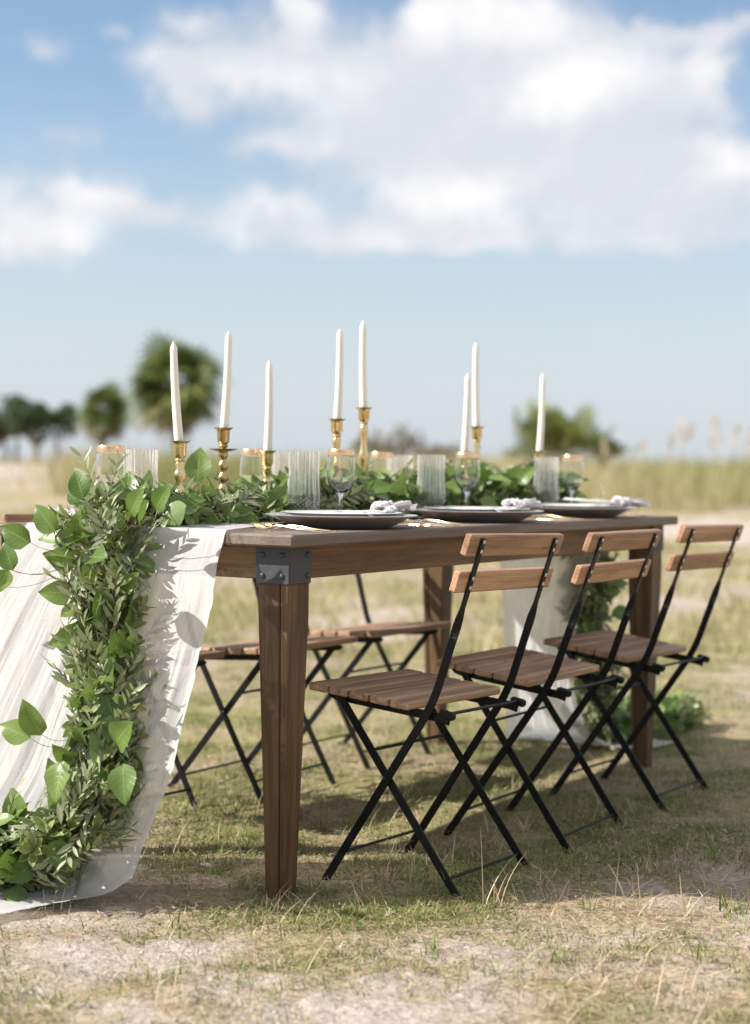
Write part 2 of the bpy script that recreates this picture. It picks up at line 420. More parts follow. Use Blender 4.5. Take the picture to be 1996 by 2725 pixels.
def leaf_mat(name, lo, hi, back, margin=None, gloss=0.36, transl=0.30, vein=0.35, spread=0.5):
    m, N, b = new_mat(name); t = m.node_tree
    uv = N.n('ShaderNodeUVMap').outputs[0]
    sp = N.n('ShaderNodeSeparateXYZ'); N.put(sp.inputs[0], uv); u, v = sp.outputs[0], sp.outputs[1]
    oi = N.n('ShaderNodeObjectInfo').outputs['Random']
    at = N.n('ShaderNodeAttribute', attribute_name='rnd').outputs['Fac']
    r = N.m('FRACT', N.m('ADD', oi, at))
    col = N.mix(r, lo, hi)
    au = N.m('ABSOLUTE', N.m('MULTIPLY_ADD', u, 2.0, -1.0))
    # midrib and side veins
    rib = N.smooth(au, 0.0, 0.07, 1, 0)
    side = N.m('FRACT', N.m('ADD', N.m('MULTIPLY', v, 7.0), N.m('MULTIPLY', au, -1.6)))
    sv = N.smooth(N.m('ABSOLUTE', N.m('SUBTRACT', side, 0.5)), 0.0, 0.09, 1, 0)
    vn = N.m('MAXIMUM', rib, N.m('MULTIPLY', sv, 0.5))
    col = N.mix(N.m('MULTIPLY', vn, vein), col, tuple(min(1, c*1.9+0.05) for c in hi))
    if margin:
        mg = N.smooth(N.m('ADD', N.m('POWER', au, 1.0), N.m('MULTIPLY', N.noise(N.mapping(uv, (3, 5, 1)), 2.0, 2), 0.25)), 0.80, 1.0)
        col = N.mix(N.m('MULTIPLY', mg, 0.85), col, margin)
    geo = N.n('ShaderNodeNewGeometry'); col = N.mix(geo.outputs['Backfacing'], col, N.mix(0.5, col, back))
    N.put(b.inputs['Base Color'], col); b.inputs['Roughness'].default_value = gloss
    N.put(b.inputs['Normal'], N.bump(vn, 0.25, 0.001))
    tr = N.n('ShaderNodeBsdfTranslucent'); N.put(tr.inputs[0], N.mix(0.5, col, (0.16, 0.26, 0.03)))
    mx = N.n('ShaderNodeMixShader'); mx.inputs[0].default_value = transl
    t.links.new(b.outputs[0], mx.inputs[1]); t.links.new(tr.outputs[0], mx.inputs[2])
    t.links.new(mx.outputs[0], t.nodes['Material Output'].inputs[0]); return m
M_broad = leaf_mat('broad_leaf', (0.070, 0.140, 0.022), (0.22, 0.31, 0.075), (0.32, 0.40, 0.22))
M_pitto = leaf_mat('pittosporum_leaf', (0.14, 0.195, 0.042), (0.33, 0.38, 0.12), (0.42, 0.47, 0.27), margin=(0.50, 0.52, 0.30), gloss=0.32)
M_olive = leaf_mat('olive_leaf', (0.19, 0.225, 0.11), (0.38, 0.41, 0.25), (0.52, 0.54, 0.42), gloss=0.36, vein=0.5)
M_stem = simple('green_brown_stem', (0.13, 0.09, 0.045), 0.7, 0, 0.3, 60)
def blade_mat(name, stops, transl=0.3, rough=0.6):
    m, N, b = new_mat(name); t = m.node_tree
    at = N.n('ShaderNodeAttribute', attribute_name='rnd').outputs['Fac']
    col = N.ramp(at, stops); N.put(b.inputs['Base Color'], col); b.inputs['Roughness'].default_value = rough
    tr = N.n('ShaderNodeBsdfTranslucent'); N.put(tr.inputs[0], col)
    mx = N.n('ShaderNodeMixShader'); mx.inputs[0].default_value = transl
    t.links.new(b.outputs[0], mx.inputs[1]); t.links.new(tr.outputs[0], mx.inputs[2])
    t.links.new(mx.outputs[0], t.nodes['Material Output'].inputs[0]); return m
M_grass = blade_mat('short_grass', [(0.0, (0.10, 0.155, 0.032)), (0.45, (0.195, 0.25, 0.060)), (0.75, (0.33, 0.335, 0.12)), (1.0, (0.48, 0.42, 0.21))])
M_straw = blade_mat('dry_straw', [(0.0, (0.12, 0.070, 0.040)), (0.25, (0.30, 0.20, 0.12)), (0.55, (0.54, 0.41, 0.24)), (1.0, (0.78, 0.68, 0.50))])
M_dune = blade_mat('dune_grass', [(0.0, (0.17, 0.20, 0.055)), (0.5, (0.34, 0.33, 0.13)), (0.8, (0.48, 0.41, 0.23)), (1.0, (0.56, 0.45, 0.31))], 0.35)
M_palm = blade_mat('palm_frond', [(0.0, (0.075, 0.115, 0.028)), (0.6, (0.15, 0.195, 0.045)), (1.0, (0.27, 0.28, 0.09))], 0.3, 0.5)
M_palmdead = blade_mat('dead_frond', [(0.0, (0.17, 0.12, 0.07)), (1.0, (0.34, 0.26, 0.16))], 0.2, 0.8)
M_bark = simple('palm_bark', (0.19, 0.15, 0.115), 0.9, 0, 0.4, 12, 0.5)
M_treeleaf = blade_mat('dark_tree_leaf', [(0.0, (0.035, 0.060, 0.024)), (0.6, (0.065, 0.10, 0.035)), (1.0, (0.12, 0.15, 0.055))], 0.15, 0.5)
M_shrub = blade_mat('dry_shrub_leaf', [(0.0, (0.13, 0.12, 0.07)), (1.0, (0.30, 0.26, 0.17))], 0.3, 0.7)
def ground_mat():
    m, N, b = new_mat('sandy_ground')
    tc = N.n('ShaderNodeTexCoord').outputs['Object']
    cv = N.n('ShaderNodeAttribute', attribute_name='cover').outputs['Fac']
    n1 = N.noise(tc, 7, 6, 0.62); n2 = N.noise(tc, 60, 5, 0.65); n3 = N.noise(tc, 2.2, 4, 0.6)
    n4 = N.noise(N.mapping(tc, (1, 1, 0.2)), 26, 5, 0.7, 1.5)
    sand = N.ramp(n2, [(0.28, (0.30, 0.24, 0.195)), (0.5, (0.48, 0.41, 0.355)), (0.75, (0.61, 0.545, 0.49))])
    sand = N.mix(N.smooth(n1, 0.45, 0.72), sand, N.mix(0.45, sand, (0.42, 0.30, 0.22)))
    thatch = N.ramp(n4, [(0.25, (0.17, 0.115, 0.07)), (0.5, (0.38, 0.285, 0.19)), (0.75, (0.55, 0.45, 0.32))])
    green = N.ramp(n4, [(0.25, (0.14, 0.15, 0.045)), (0.5, (0.29, 0.285, 0.105)), (0.75, (0.46, 0.41, 0.20))])
    k = N.m('ADD', cv, N.m('MULTIPLY', N.m('SUBTRACT', n1, 0.5), 0.55))
    col = N.mix(N.smooth(k, 0.40, 0.62, 0.0, 0.85), sand, thatch)
    col = N.mix(N.m('MULTIPLY', N.smooth(k, 0.50, 0.74), N.smooth(n3, 0.38, 0.62, 0.25, 0.9)), col, green)
    N.put(b.inputs['Base Color'], col); b.inputs['Roughness'].default_value = 0.95
    b.inputs['Specular IOR Level'].default_value = 0.15
    h = N.m('ADD', N.m('MULTIPLY', n2, 0.5), N.m('MULTIPLY', n4, 0.8))
    N.put(b.inputs['Normal'], N.bump(h, 1.0, 0.016))
    return m

# ------------------------------------------------------------------ the ground
def axis_samples(lo, d0, d1, hi, step, grow=1.18):
    mid = list(np.arange(d0, d1, step)); up = []; s = step; x = d1
    while x < hi: up.append(x); s *= grow; x += s
    up.append(hi); dn = []; s = step; x = d0
    while x > lo: 
        s *= grow; x -= s; dn.append(max(x, lo))
    return np.array(dn[::-1]+mid+up)
def build_ground():
    xs = axis_samples(-2600, -1.3, 1.8, 2600, 0.013, 1.12); ys = axis_samples(-400, 2.4, 5.2, 4000, 0.013, 1.06)
    X, Y = np.meshgrid(xs, ys); Z = gh(X, Y); nx, ny = len(xs), len(ys)
    v = np.stack([X, Y, Z], -1).reshape(-1, 3)
    i = np.arange(nx*ny).reshape(ny, nx)
    f = np.stack([i[:-1, :-1], i[:-1, 1:], i[1:, 1:], i[1:, :-1]], -1).reshape(-1, 4)
    me = mesh_np('ground', v, f, True, attrs={'cover': cover(X, Y).ravel()})
    o = link('ground', me, ground_mat()); set_props(o, 'pale sandy ground with patches of thatch and sparse grass', 'ground', kind='structure')
build_ground()

# ------------------------------------------------------------------ blades (grass, straw, dune grass)
def blades(name, roots, length, width, dirs, lean, curl, rnd, mat, nseg=3, label=None, cat=None):
    """roots Nx3, dirs = heading angle, lean 0 upright..1 flat; each blade a tapering curved strip"""
    n = len(roots); k = nseg+1
    t = np.linspace(0, 1, k)[None, :]
    L = length[:, None]; ang = (lean[:, None]*1.45 + curl[:, None]*t)          # angle from vertical along the blade
    ds = L/nseg
    hx = np.cumsum(np.sin(ang)*ds, 1)-np.sin(ang[:, :1])*ds; hz = np.cumsum(np.cos(ang)*ds, 1)-np.cos(ang[:, :1])*ds
    cx, cy = np.cos(dirs)[:, None], np.sin(dirs)[:, None]
    px = roots[:, 0:1]+hx*cx; py = roots[:, 1:2]+hx*cy; pz = roots[:, 2:3]+np.maximum(hz, -0.002)
    w = width[:, None]*(1-t**1.6)*0.5+width[:, None]*0.03
    lx, ly = -cy*w, cx*w
    A = np.stack([px+lx, py+ly, pz], -1); B = np.stack([px-lx, py-ly, pz], -1)
    v = np.stack([A, B], 2).reshape(-1, 3)
    base = (np.arange(n)*k*2)[:, None]; s = np.arange(nseg)[None, :]*2
    q = base+s
    f = np.stack([q, q+1, q+3, q+2], -1).reshape(-1, 4)
    at = np.repeat(np.clip(rnd, 0, 1), k*2)
    me = mesh_np(name, v, f, True, attrs={'rnd': at})
    o = link(name, me, mat)
    if label: set_props(o, label, cat, kind='stuff')
    return o
def scatter(n, y0, y1, spread, m=0.6, power=1.0, acc=None):
    out = []
    while sum(map(len, out)) < n:
        u = rng.random(n*2); y = (y0**power+(y1**power-y0**power)*u)**(1/power)
        x = (rng.random(n*2)*2-1)*(spread*y+m)
        k = np.ones(len(x), bool) if acc is None else rng.random(len(x)) < acc(x, y)
        out.append(np.stack([x[k], y[k]], 1))
    return np.concatenate(out)[:n]
def tufted(pts, per, sigma):
    p = np.repeat(pts, per, 0); return p + rng.normal(0, sigma, p.shape)
def build_grass():
    # short green turf in tufts, thickest where the cover is
    c = scatter(12000, 2.35, 9.0, 0.27, 0.5, 0.6, lambda x, y: np.clip((cover(x, y)-0.44)/0.22, 0.0, 1)*np.clip((vnoise(x*5+31, y*5)-0.30)*3, 0.05, 1))
    p = tufted(c, 13, 0.022); n = len(p)
    roots = np.column_stack([p, gh(p[:, 0], p[:, 1])-0.002])
    tr = np.repeat(rng.random(len(c)), 13)
    blades('grass', roots, rng.uniform(0.010, 0.030, n)*(0.7+0.7*tr), rng.uniform(0.0014, 0.0034, n), rng.uniform(0, 6.28, n),
           rng.uniform(0.1, 0.75, n), rng.uniform(0.0, 1.0, n), 0.50*tr+0.30*rng.random(n), M_grass, 3, 'short green and yellowing turf growing in patches over the sand', 'grass')
    # loose straw lying on the sand
    p = scatter(95000, 2.3, 8.0, 0.27, 0.5, 0.5, lambda x, y: np.clip((cover(x, y)-0.41)/0.2, 0.02, 1)); n = len(p)
    roots = np.column_stack([p, gh(p[:, 0], p[:, 1])+rng.uniform(0.0, 0.010, n)])
    blades('dry_straw', roots, rng.uniform(0.008, 0.024, n)*(1+2.2*rng.random(n)**4), rng.uniform(0.0010, 0.0026, n), rng.uniform(0, 6.28, n),
           rng.uniform(0.86, 1.05, n), rng.uniform(-0.25, 0.3, n), rng.random(n), M_straw, 3, 'loose dry straw strewn over the sandy ground', 'straw')
    # half upright dry stalks in clumps
    c = scatter(300, 2.5, 8.5, 0.26, 0.4, 0.6, lambda x, y: np.clip((cover(x, y)-0.42)/0.2, 0.02, 1))
    p = tufted(c, 14, 0.03); n = len(p); roots = np.column_stack([p, gh(p[:, 0], p[:, 1])-0.002])
    blades('dry_stalks', roots, rng.uniform(0.03, 0.11, n), rng.uniform(0.0012, 0.0024, n), rng.uniform(0, 6.28, n),
           rng.uniform(0.15, 0.85, n), rng.uniform(0.0, 1.2, n), rng.random(n), M_straw, 4, 'bleached dry grass stalks standing in loose clumps', 'dry grass')
    # meadow beyond the table
    c = scatter(5200, 8.0, 30, 0.28, 1.0, 1.0, lambda x, y: np.clip((cover(x, y)-0.40)/0.25, 0.0, 1))
    p = tufted(c, 9, 0.10); n = len(p); roots = np.column_stack([p, gh(p[:, 0], p[:, 1])-0.005])
    tr = np.repeat(rng.random(len(c)), 9)
    blades('meadow_grass', roots, rng.uniform(0.05, 0.16, n)*(0.6+0.9*tr), rng.uniform(0.006, 0.012, n), rng.uniform(0, 6.28, n),
           rng.uniform(0.1, 0.7, n), rng.uniform(0.0, 1.0, n), 0.5*tr+0.5*rng.random(n), M_dune, 2, 'tan and green meadow grass between the table and the dunes', 'grass')
    # tall dune grass along the skyline
    c = scatter(4600, 29, 85, 0.30, 5.0, 0.8, lambda x, y: np.clip((cover(x, y)-0.12)/0.2, 0.0, 1)*np.clip((y-29-3.0*vnoise(x*0.3, x*0+2))/3, 0, 1)*np.where((np.abs(x/y+0.215) < 0.028) & (y < 62), 0.04, 1))
    p = tufted(c, 15, 0.24); n = len(p); roots = np.column_stack([p, gh(p[:, 0], p[:, 1])-0.02])
    tr = np.repeat(np.clip(vnoise(c[:, 0]*0.25+9, c[:, 1]*0.12)*1.2-0.1+0.25*rng.random(len(c)), 0, 1), 15)
    blades('dune_grass', roots, rng.uniform(0.60, 1.25, n)*(0.75+0.35*np.repeat(rng.random(len(c)), 15)), rng.uniform(0.012, 0.03, n), rng.uniform(0, 6.28, n),
           rng.uniform(0.02, 0.35, n), rng.uniform(0.0, 0.9, n), 0.7*tr+0.3*rng.random(n), M_dune, 3, 'tall tan and green dune grass along the skyline', 'dune grass')
build_grass()

# ------------------------------------------------------------------ the table
TL, TW = 1.9823, 0.7974            # over the legs
OE, OL = 0.038, 0.037              # overhang of the top
TOP, THK = 0.762, 0.026
LEGW, LEGB, AP, BK = 0.077, 0.046, 0.068, 0.077
def build_table():
    root = empty('farm_table', T(0, 0, 0), (0, 0, PH), 'long brown stained farm table with tapered legs and riveted iron corner brackets', 'table')
    # top of five boards
    nb = 5; W = TW+2*OL; bw = W/nb
    for i in range(nb):
        me = cbox('table_board', TL+2*OE, bw-0.0018, THK, 0.0045)
        dz = (0, -0.0008, 0.0, -0.0006, 0.0)[i]
        link('board', me, M_top, root, (TL/2, -OL+bw*(i+0.5), TOP-THK/2+dz))
    zt = TOP-THK-0.001
    # legs: two boards glued, tapering below the bracket
    def half(x0, x1, taper_out, z0, z1, zk):
        # boards span x0..x1 of the leg's width (fraction -.5...5), full depth
        P = []
        for z, w in ((z0, LEGB), (zk, LEGW), (z1, LEGW)):
            for fx in (x0, x1):
                for fy in (-0.5, 0.5):
                    for (ex, ey) in ((1, 0), (0, 1)):
                        c = 0.0025
                        sx = -1 if fx == x0 else 1; sy = 1 if fy > 0 else -1
                        P.append((fx*w - sx*c*ex + (0.0008*(-sx) if abs(fx) < 0.49 else 0), fy*w - sy*c*ey, z))
        return hull('leg_board', P)
    lz = zt/2
    mA = half(-0.5, 0.22, 0, -lz-0.02, lz, lz-BK-0.06); mB = half(0.22, 0.5, 0, -lz-0.02, lz, lz-BK-0.06)
    def slab(sx, sy, sz): return cbox('plate', sx, sy, sz, 0.001)
    rivet = lathe('rivet', [(0.0062, 0), (0.0060, 0.0018), (0.0046, 0.0036), (0.0022, 0.0046), (0.0, 0.005)], 14)
    for (a, b, sa, sb) in ((0, 0, -1, -1), (TL-LEGW, 0, 1, -1), (0, TW-LEGW, -1, 1), (TL-LEGW, TW-LEGW, 1, 1)):
        cx, cy = a+LEGW/2, b+LEGW/2
        leg = empty('leg', (cx, cy, lz)); leg.parent = root
        # board seam shows on the table's ends
        link('leg_board', mA, M_tabz, leg, (0, 0, 0), (0, 0, -math.pi/2 if sa < 0 else math.pi/2))
        link('leg_board', mB, M_tabz, leg, (0, 0, 0), (0, 0, -math.pi/2 if sa < 0 else math.pi/2))
        br = empty('corner_bracket', (cx, cy, zt-BK/2)); br.parent = root
        t = 0.003
        link('bracket_plate', slab(t, LEGW+2*t, BK), M_iron, br, (sa*(LEGW/2+t/2+0.0004), 0, 0))
        link('bracket_plate', slab(LEGW+0.0006, t, BK-0.0006), M_iron, br, (-sa*0.0005, sb*(LEGW/2+t/2+0.0003), 0))
        for u in (-1, 1):
            for w in (-1, 1):
                link('rivet', rivet, M_iron, br, (sa*(LEGW/2+t+0.0004), u*(LEGW/2-0.014), w*(BK/2-0.017)), (0, sa*math.pi/2, 0))
                if u == -sa: link('rivet', rivet, M_iron, br, (u*(LEGW/2-0.014), sb*(LEGW/2+t+0.0003), w*(BK/2-0.017)), (-sb*math.pi/2, 0, 0))
    # aprons
    ae = cbox('end_apron', TW-2*LEGW-0.001, 0.024, AP, 0.002); al = cbox('long_apron', TL-2*LEGW-0.001, 0.024, AP, 0.002)
    for b in (0.012+0.005, TW-0.012-0.005): link('apron', al, M_tabx, root, (TL/2, b, zt-AP/2))
    for a in (0.012+0.004, TL-0.012-0.004): link('apron', ae, M_tabx, root, (a, TW/2, zt-AP/2), (0, 0, math.pi/2))
build_table()

# ------------------------------------------------------------------ folding chairs
G, ZT, AT, ZB, AB, AF = 0.343, 0.7595, 0.177, 0.404, 0.0805, 0.158
AR, A5, Z5 = 0.1685, 0.160, 0.395
SW, B1, B2, ZS1, ZS2 = 0.422, 0.2126, 0.0453, 0.4193, 0.4042
UW = 0.440
def chair_meshes():
    R = {}
    # post: foot -> bend -> twist -> top, one flat bar
    F = Vector((0, AF+0.006, -0.016)); Bd = Vector((0, -AB, ZB)); Tp = Vector((0, -AT, ZT))
    pts = [F, F.lerp(Bd, 0.5)]
    for k in range(7):
        t = k/6; p0 = Bd.lerp(F, 0.10); p2 = Bd.lerp(Tp, 0.12); pts.append(p0*(1-t)**2 + Bd*2*t*(1-t) + p2*t*t)
    s0, s1 = 0.40, 0.58
    for k in range(9): pts.append(Bd.lerp(Tp, s0+(s1-s0)*k/8))
    pts.append(Tp)
    wd = []
    for i, p in enumerate(pts):
        t = (pts[min(i+1, len(pts)-1)]-pts[max(i-1, 0)]).normalized(); nrm = Vector((0, -t.z, t.y))
        fr = (p-Bd).length/(Tp-Bd).length if p.z > ZB else 0
        ph = min(max((fr-s0)/(s1-s0), 0), 1)*math.pi/2
        wd.append(nrm*math.cos(ph)+Vector((1, 0, 0))*math.sin(ph))
    R['post'] = MB().sweep(pts, wd, 0.0185, 0.0050).mesh('post')
    r0 = Vector((0, -AR, 0.0)); r1 = Vector((0, A5, Z5)); d = (r1-r0).normalized(); nrm = Vector((0, -d.z, d.y))
    pts = [r0+Vector((0, -0.018, -0.004)), r0+Vector((0, -0.004, 0.0015)), r0+d*0.012, r0+d*0.06, r1+d*0.012]
    R['rear_leg'] = MB().sweep(pts, [nrm]*5, 0.0185, 0.0050).mesh('rear_leg')
    sl = math.atan2(ZS1-ZS2, B1+B2)
    n = 5; dep = (B1+B2)/n
    R['seat'] = [(cbox('seat_slat', SW if i in (0, 4) else SW-0.004, dep-0.0055, 0.017, 0.003),
                  (0, -B2+dep*(i+0.5), ZS2+(ZS1-ZS2)*(i+0.5)/n-0.0085), (sl, 0, 0)) for i in range(n)]
    lean = math.atan2(AT-AB, ZT-ZB)
    R['back'] = []
    for zc, h in ((0.7455, 0.047), (0.6680, 0.046)):
        y = -AB-(AT-AB)*(zc-ZB)/(ZT-ZB)
        R['back'].append((cbox('back_slat', UW, 0.017, h, 0.003), (0, y+0.0115, zc), (lean, 0, 0)))
    yr0, yr1 = -0.115, 0.185
    z_of = lambda y: ZS2+(ZS1-ZS2)*(y+B2)/(B1+B2)-0.0175
    R['rail'] = MB().sweep([(0, yr0, z_of(yr0)-0.013), (0, yr0+0.02, z_of(yr0+0.02)-0.010), (0, yr1-0.015, z_of(yr1-0.015)-0.010), (0, yr1, z_of(yr1)-0.006)],
                           [(0, 0, 1)]*4, 0.019, 0.0045).mesh('rail')
    R['rod'] = lambda half: MB().tube([(-half, 0, 0), (half, 0, 0)], 0.0036, 8).mesh('rod', True, 0.6)
    sc = lathe('screw', [(0.0046, 0), (0.0046, 0.0006), (0.0030, 0.0014), (0.0014, 0.0012), (0.0, 0.0006)], 12)
    R['screw'] = sc
    R['pivot'] = lathe('pivot', [(0.0050, 0), (0.0048, 0.002), (0.003, 0.0034), (0, 0.004)], 12)
    clip = hull('clip', cbox_pts(0.018, 0.036, 0.017, 0.004)); R['clip'] = clip
    return R
CH = chair_meshes()
RODS = {}
def rod(half):
    k = round(half, 4)
    if k not in RODS: RODS[k] = CH['rod'](half)
    return RODS[k]
def chair(loc, rot, label, group):
    root = empty('folding_chair', loc, rot, label, 'chair', group)
    for me, l, r in CH['seat']: link('seat_slat', me, M_seat, root, l, r)
    lean = CH['back'][0][2][0]
    for me, l, r in CH['back']:
        s = link('back_slat', me, M_slat, root, l, r)
        for x in (-G/2, G/2):
            for z in (-0.0105, 0.0105): link('screw', CH['screw'], M_screw, s, (x, -0.0143, z), (math.pi/2, 0, 0))
    gi = G/2-0.0065
    for s in (-1, 1):
        link('back_post', CH['post'], M_black, root, (s*G/2, 0, 0))
        link('rear_leg', CH['rear_leg'], M_black, root, (s*gi, 0, 0))
        link('seat_rail', CH['rail'], M_black, root, (s*(gi-0.008), 0, 0))
        link('hinge_clip', CH['clip'], M_black, root, (s*(G/2-0.008), -0.112, 0.383), (0.15, 0, 0))
        # rivet where the bars cross
        A = np.array([AF, 0.]); B = np.array([-AB, ZB]); C_ = np.array([-AR, 0.]); D = np.array([A5, Z5])
        t = np.linalg.solve(np.array([B-A, -(D-C_)]).T, C_-A); q = A+t[0]*(B-A)
        link('pivot', CH['pivot'], M_black, root, (s*(G/2+0.0023), q[0], q[1]), (0, s*math.pi/2, 0))
        for i in range(5):
            me, l, r = CH['seat'][i]
            link('rail_bolt', CH['pivot'], M_screw, root, (s*(gi-0.006), l[1], l[2]-0.018), (0, s*math.pi/2, 0), (0.8, 0.8, 0.8))
    fl = lambda t: (0, AF+(-AB-AF)*t, ZB*t); rl = lambda t: (0, -AR+(A5+AR)*t, Z5*t)
    link('stretcher', rod(G/2), M_black, root, fl(0.13))
    link('stretcher', rod(gi), M_black, root, rl(0.10))
    link('stretcher', rod(gi), M_black, root, rl(0.72))
    link('stretcher', rod(G/2), M_black, root, (0, -0.112, 0.385)); link('stretcher', rod(G/2-0.01), M_black, root, (0, -0.100, 0.381))
    return root
NEAR = 'folding chairs along one side of the table'; FAR = 'folding chairs on the other side of the table'
chair((0.1289, 3.7611, 0), (0.0413, 0.0261, 1.0175), 'folding slatted wood and black steel chair beside the leg with the sunlit bracket', NEAR)
chair((0.4113, 4.2242, 0), (0.078, 0.0067, 1.0402), 'folding slatted chair in the middle of the row whose backs show fully', NEAR)
chair((0.7239, 4.7300, 0), (0.0738, 0.017, 1.0143), 'folding slatted chair whose back stands clear past the bare end of the tabletop', NEAR)
chair((-0.6816, 4.3734, 0), (0, -0.0109, 4.1092), 'folding slatted chair tucked in across the table behind the hanging white gauze', FAR)
chair((-0.3326, 4.7666, 0), (0, 0, 4.1526), 'folding slatted chair across the table, its seat crossing behind the sunlit leg', FAR)
chair((-0.0447, 5.2632, 0), (0, 0, 4.1358), 'folding slatted chair across the table with its seat before the shaded back leg', FAR)

# ------------------------------------------------------------------ gauze runner
def build_runner():
    # stations: a, z, right edge b, left edge b, pleat depth, outward normal (a,z)
    S = [(-0.50, .016, .400, 1.30, .006, (0, 1)), (-0.38, .014, .365, 1.24, .008, (0, 1)), (-0.29, .014, .330, 1.18, .010, (0, 1)),
         (-0.235, .022, .285, 1.14, .012, (-.5, .8)), (-0.200, .065, .235, 1.10, .014, (-1, .1)), (-0.178, .15, .215, 1.04, .016, (-1, 0)),
         (-0.166, .25, .174, .96, .018, (-1, 0)), (-0.150, .38, .148, .89, .018, (-1, 0)), (-0.130, .50, .128, .82, .016, (-1, 0)),
         (-0.100, .62, .120, .755, .011, (-1, 0)), (-0.066, .71, .130, .705, .006, (-1, 0)),
(-0.047, .752, .130, .69, .003, (-1, .2)),
         (-0.040, .7675, .130, .685, .0015, (-.3, 1)), (0.02, .768, .145, .675, .0022, (0, 1)), (0.15, .768, .19, .66, .003, (0, 1)), (0.35, .768, .26, .65, .003, (0, 1)),
         (0.7, .768, .30, .63, .003, (0, 1)), (1.2, .768, .29, .64, .003, (0, 1)), (1.7, .768, .27, .62, .003, (0, 1)), (1.95, .768, .22, .60, .003, (0, 1)),
         (2.018, .7675, .205, .60, .0015, (.3, 1)), (2.027, .752, .205, .60, .003, (1, .2)), (2.032, .70, .215, .595, .006, (1, 0)), (2.040, .58, .25, .585, .010, (1, 0)),
         (2.050, .40, .315, .575, .014, (1, 0)), (2.065, .20, .33, .57, .014, (1, 0)), (2.085, .06, .28, .58, .012, (1, .2)), (2.12, .018, .20, .585, .010, (.5, .8)), (2.22, .014, .11, .59, .008, (0, 1)), (2.36, .014, .09, .60, .006, (0, 1))]
    S = np.array([(a, z, r, l, d, nx, nz) for a, z, r, l, d, (nx, nz) in S])
    seg = np.concatenate([[0], np.cumsum(np.hypot(np.diff(S[:, 0]), np.diff(S[:, 1])))])
    # dense samples along the cloth
    sv = np.unique(np.concatenate([np.linspace(0, seg[12], 150), np.linspace(seg[12], seg[20], 90), np.linspace(seg[20], seg[-1], 110)]))
    def cub(col):
        out = np.empty(len(sv)); y = S[:, col]
        m = np.gradient(y, seg)
        j = np.clip(np.searchsorted(seg, sv, 'right')-1, 0, len(seg)-2); h = seg[j+1]-seg[j]; t = (sv-seg[j])/h
        m0 = m[j]*h; m1 = m[j+1]*h; y0, y1 = y[j], y[j+1]
        dl = np.abs(y1-y0)*1.5; m0 = np.clip(m0, -dl, dl); m1 = np.clip(m1, -dl, dl)
        return (2*t**3-3*t**2+1)*y0+(t**3-2*t**2+t)*m0+(-2*t**3+3*t**2)*y1+(t**3-t**2)*m1
    a, z, br, bl, dp, nx, nz = [cub(k) for k in range(7)]
    nu = 260; u = np.linspace(0, 1, nu)
    U, V = np.meshgrid(u, sv)
    # long soft pleats that wander, with fine crinkles over them
    wv = V*2.2
    ple = (np.sin(2*math.pi*(U*7.3+0.45*vnoise(wv*0.9+1, U*3)+0.2*np.sin(wv*1.1)))*0.55 + np.sin(2*math.pi*(U*13.1+0.5*vnoise(wv*1.2+8, U*4)))*0.30)
    fine = (vnoise(U*70+3, V*7)-0.5)*0.26 + (vnoise(U*125+1, V*14)-0.5)*0.20
    off = (ple*0.5+0.5+fine)*dp[:, None]*np.where(U > 0.45, 0.42, 0.62)
    A = a[:, None]+nx[:, None]*off; Z = z[:, None]+np.where(nz[:, None] > 0, nz[:, None], 0)*off
    edge = 0.004*(vnoise(V*60, V*0+3)-0.5)+0.006*(vnoise(V*14, V*0+7)-0.5)
    Bc = br[:, None]+(bl-br)[:, None]*U + edge*((U < 0.02) | (U > 0.98))
    # keep the cloth on the floor where it pools
    q = ORG[None, None, :]+A[..., None]*EL+Bc[..., None]*EW
    g = gh(q[..., 0], q[..., 1]); Z = np.maximum(Z, g+0.006)
    v = np.stack([q[..., 0], q[..., 1], Z], -1).reshape(-1, 3)
    ny = len(sv); i = np.arange(ny*nu).reshape(ny, nu)
    f = np.stack([i[:-1, :-1], i[:-1, 1:], i[1:, 1:], i[1:, :-1]], -1).reshape(-1, 4)
    uv = np.stack([U, V], -1).reshape(-1, 2)
    me = mesh_np('gauze_runner', v, f, True, uv=uv)
    o = link('table_runner', me, M_gauze)
    set_props(o, 'sheer white gauze runner draped over the table and pooling on the ground', 'table runner')
build_runner()

# ------------------------------------------------------------------ leaves and the garland
def leaf_arrays(kind, nl, nw):
    """unit-length leaf: base at 0, tip at +x, normal +z"""
    t = np.linspace(0, 1, nl+1); s = np.linspace(-1, 1, nw+1)
    if kind == 'broad': w = 0.36*np.sin(math.pi*np.clip(t, 0, 1)**0.72)**0.75*(1-0.25*t**3); w[0] = 0.02; w[-1] = 0.0
    elif kind == 'pitto': w = 0.22*np.sin(math.pi*t**1.35)**0.85; w[0] = 0.02; w[-1] = 0.03
    else: w = 0.125*np.sin(math.pi*t**0.95)**0.9; w[0] = 0.01; w[-1] = 0.0
    Tt, Ss = np.meshgrid(t, s, indexing='ij')
    x = Tt; y = Ss*w[:, None]
    fold = {'broad': 0.30, 'pitto': 0.35, 'olive': 0.3}[kind]; bend = {'broad': 0.16, 'pitto': 0.12, 'olive': 0.07}[kind]
    z = np.abs(Ss)*w[:, None]*fold - bend*(Tt**2) + 0.03*np.sin(Tt*9+Ss*2)*np.abs(Ss)*(1 if kind == 'broad' else 0.3)
    v = np.stack([x, y, z], -1).reshape(-1, 3); uv = np.stack([(Ss+1)/2, Tt], -1).reshape(-1, 2)
    i = np.arange((nl+1)*(nw+1)).reshape(nl+1, nw+1)
    f = np.stack([i[:-1, :-1], i[1:, :-1], i[1:, 1:], i[:-1, 1:]], -1).reshape(-1, 4)
    return v, f, uv
LEAF_HI = {k: leaf_arrays(k, 7, 4) for k in ('broad', 'pitto', 'olive')}
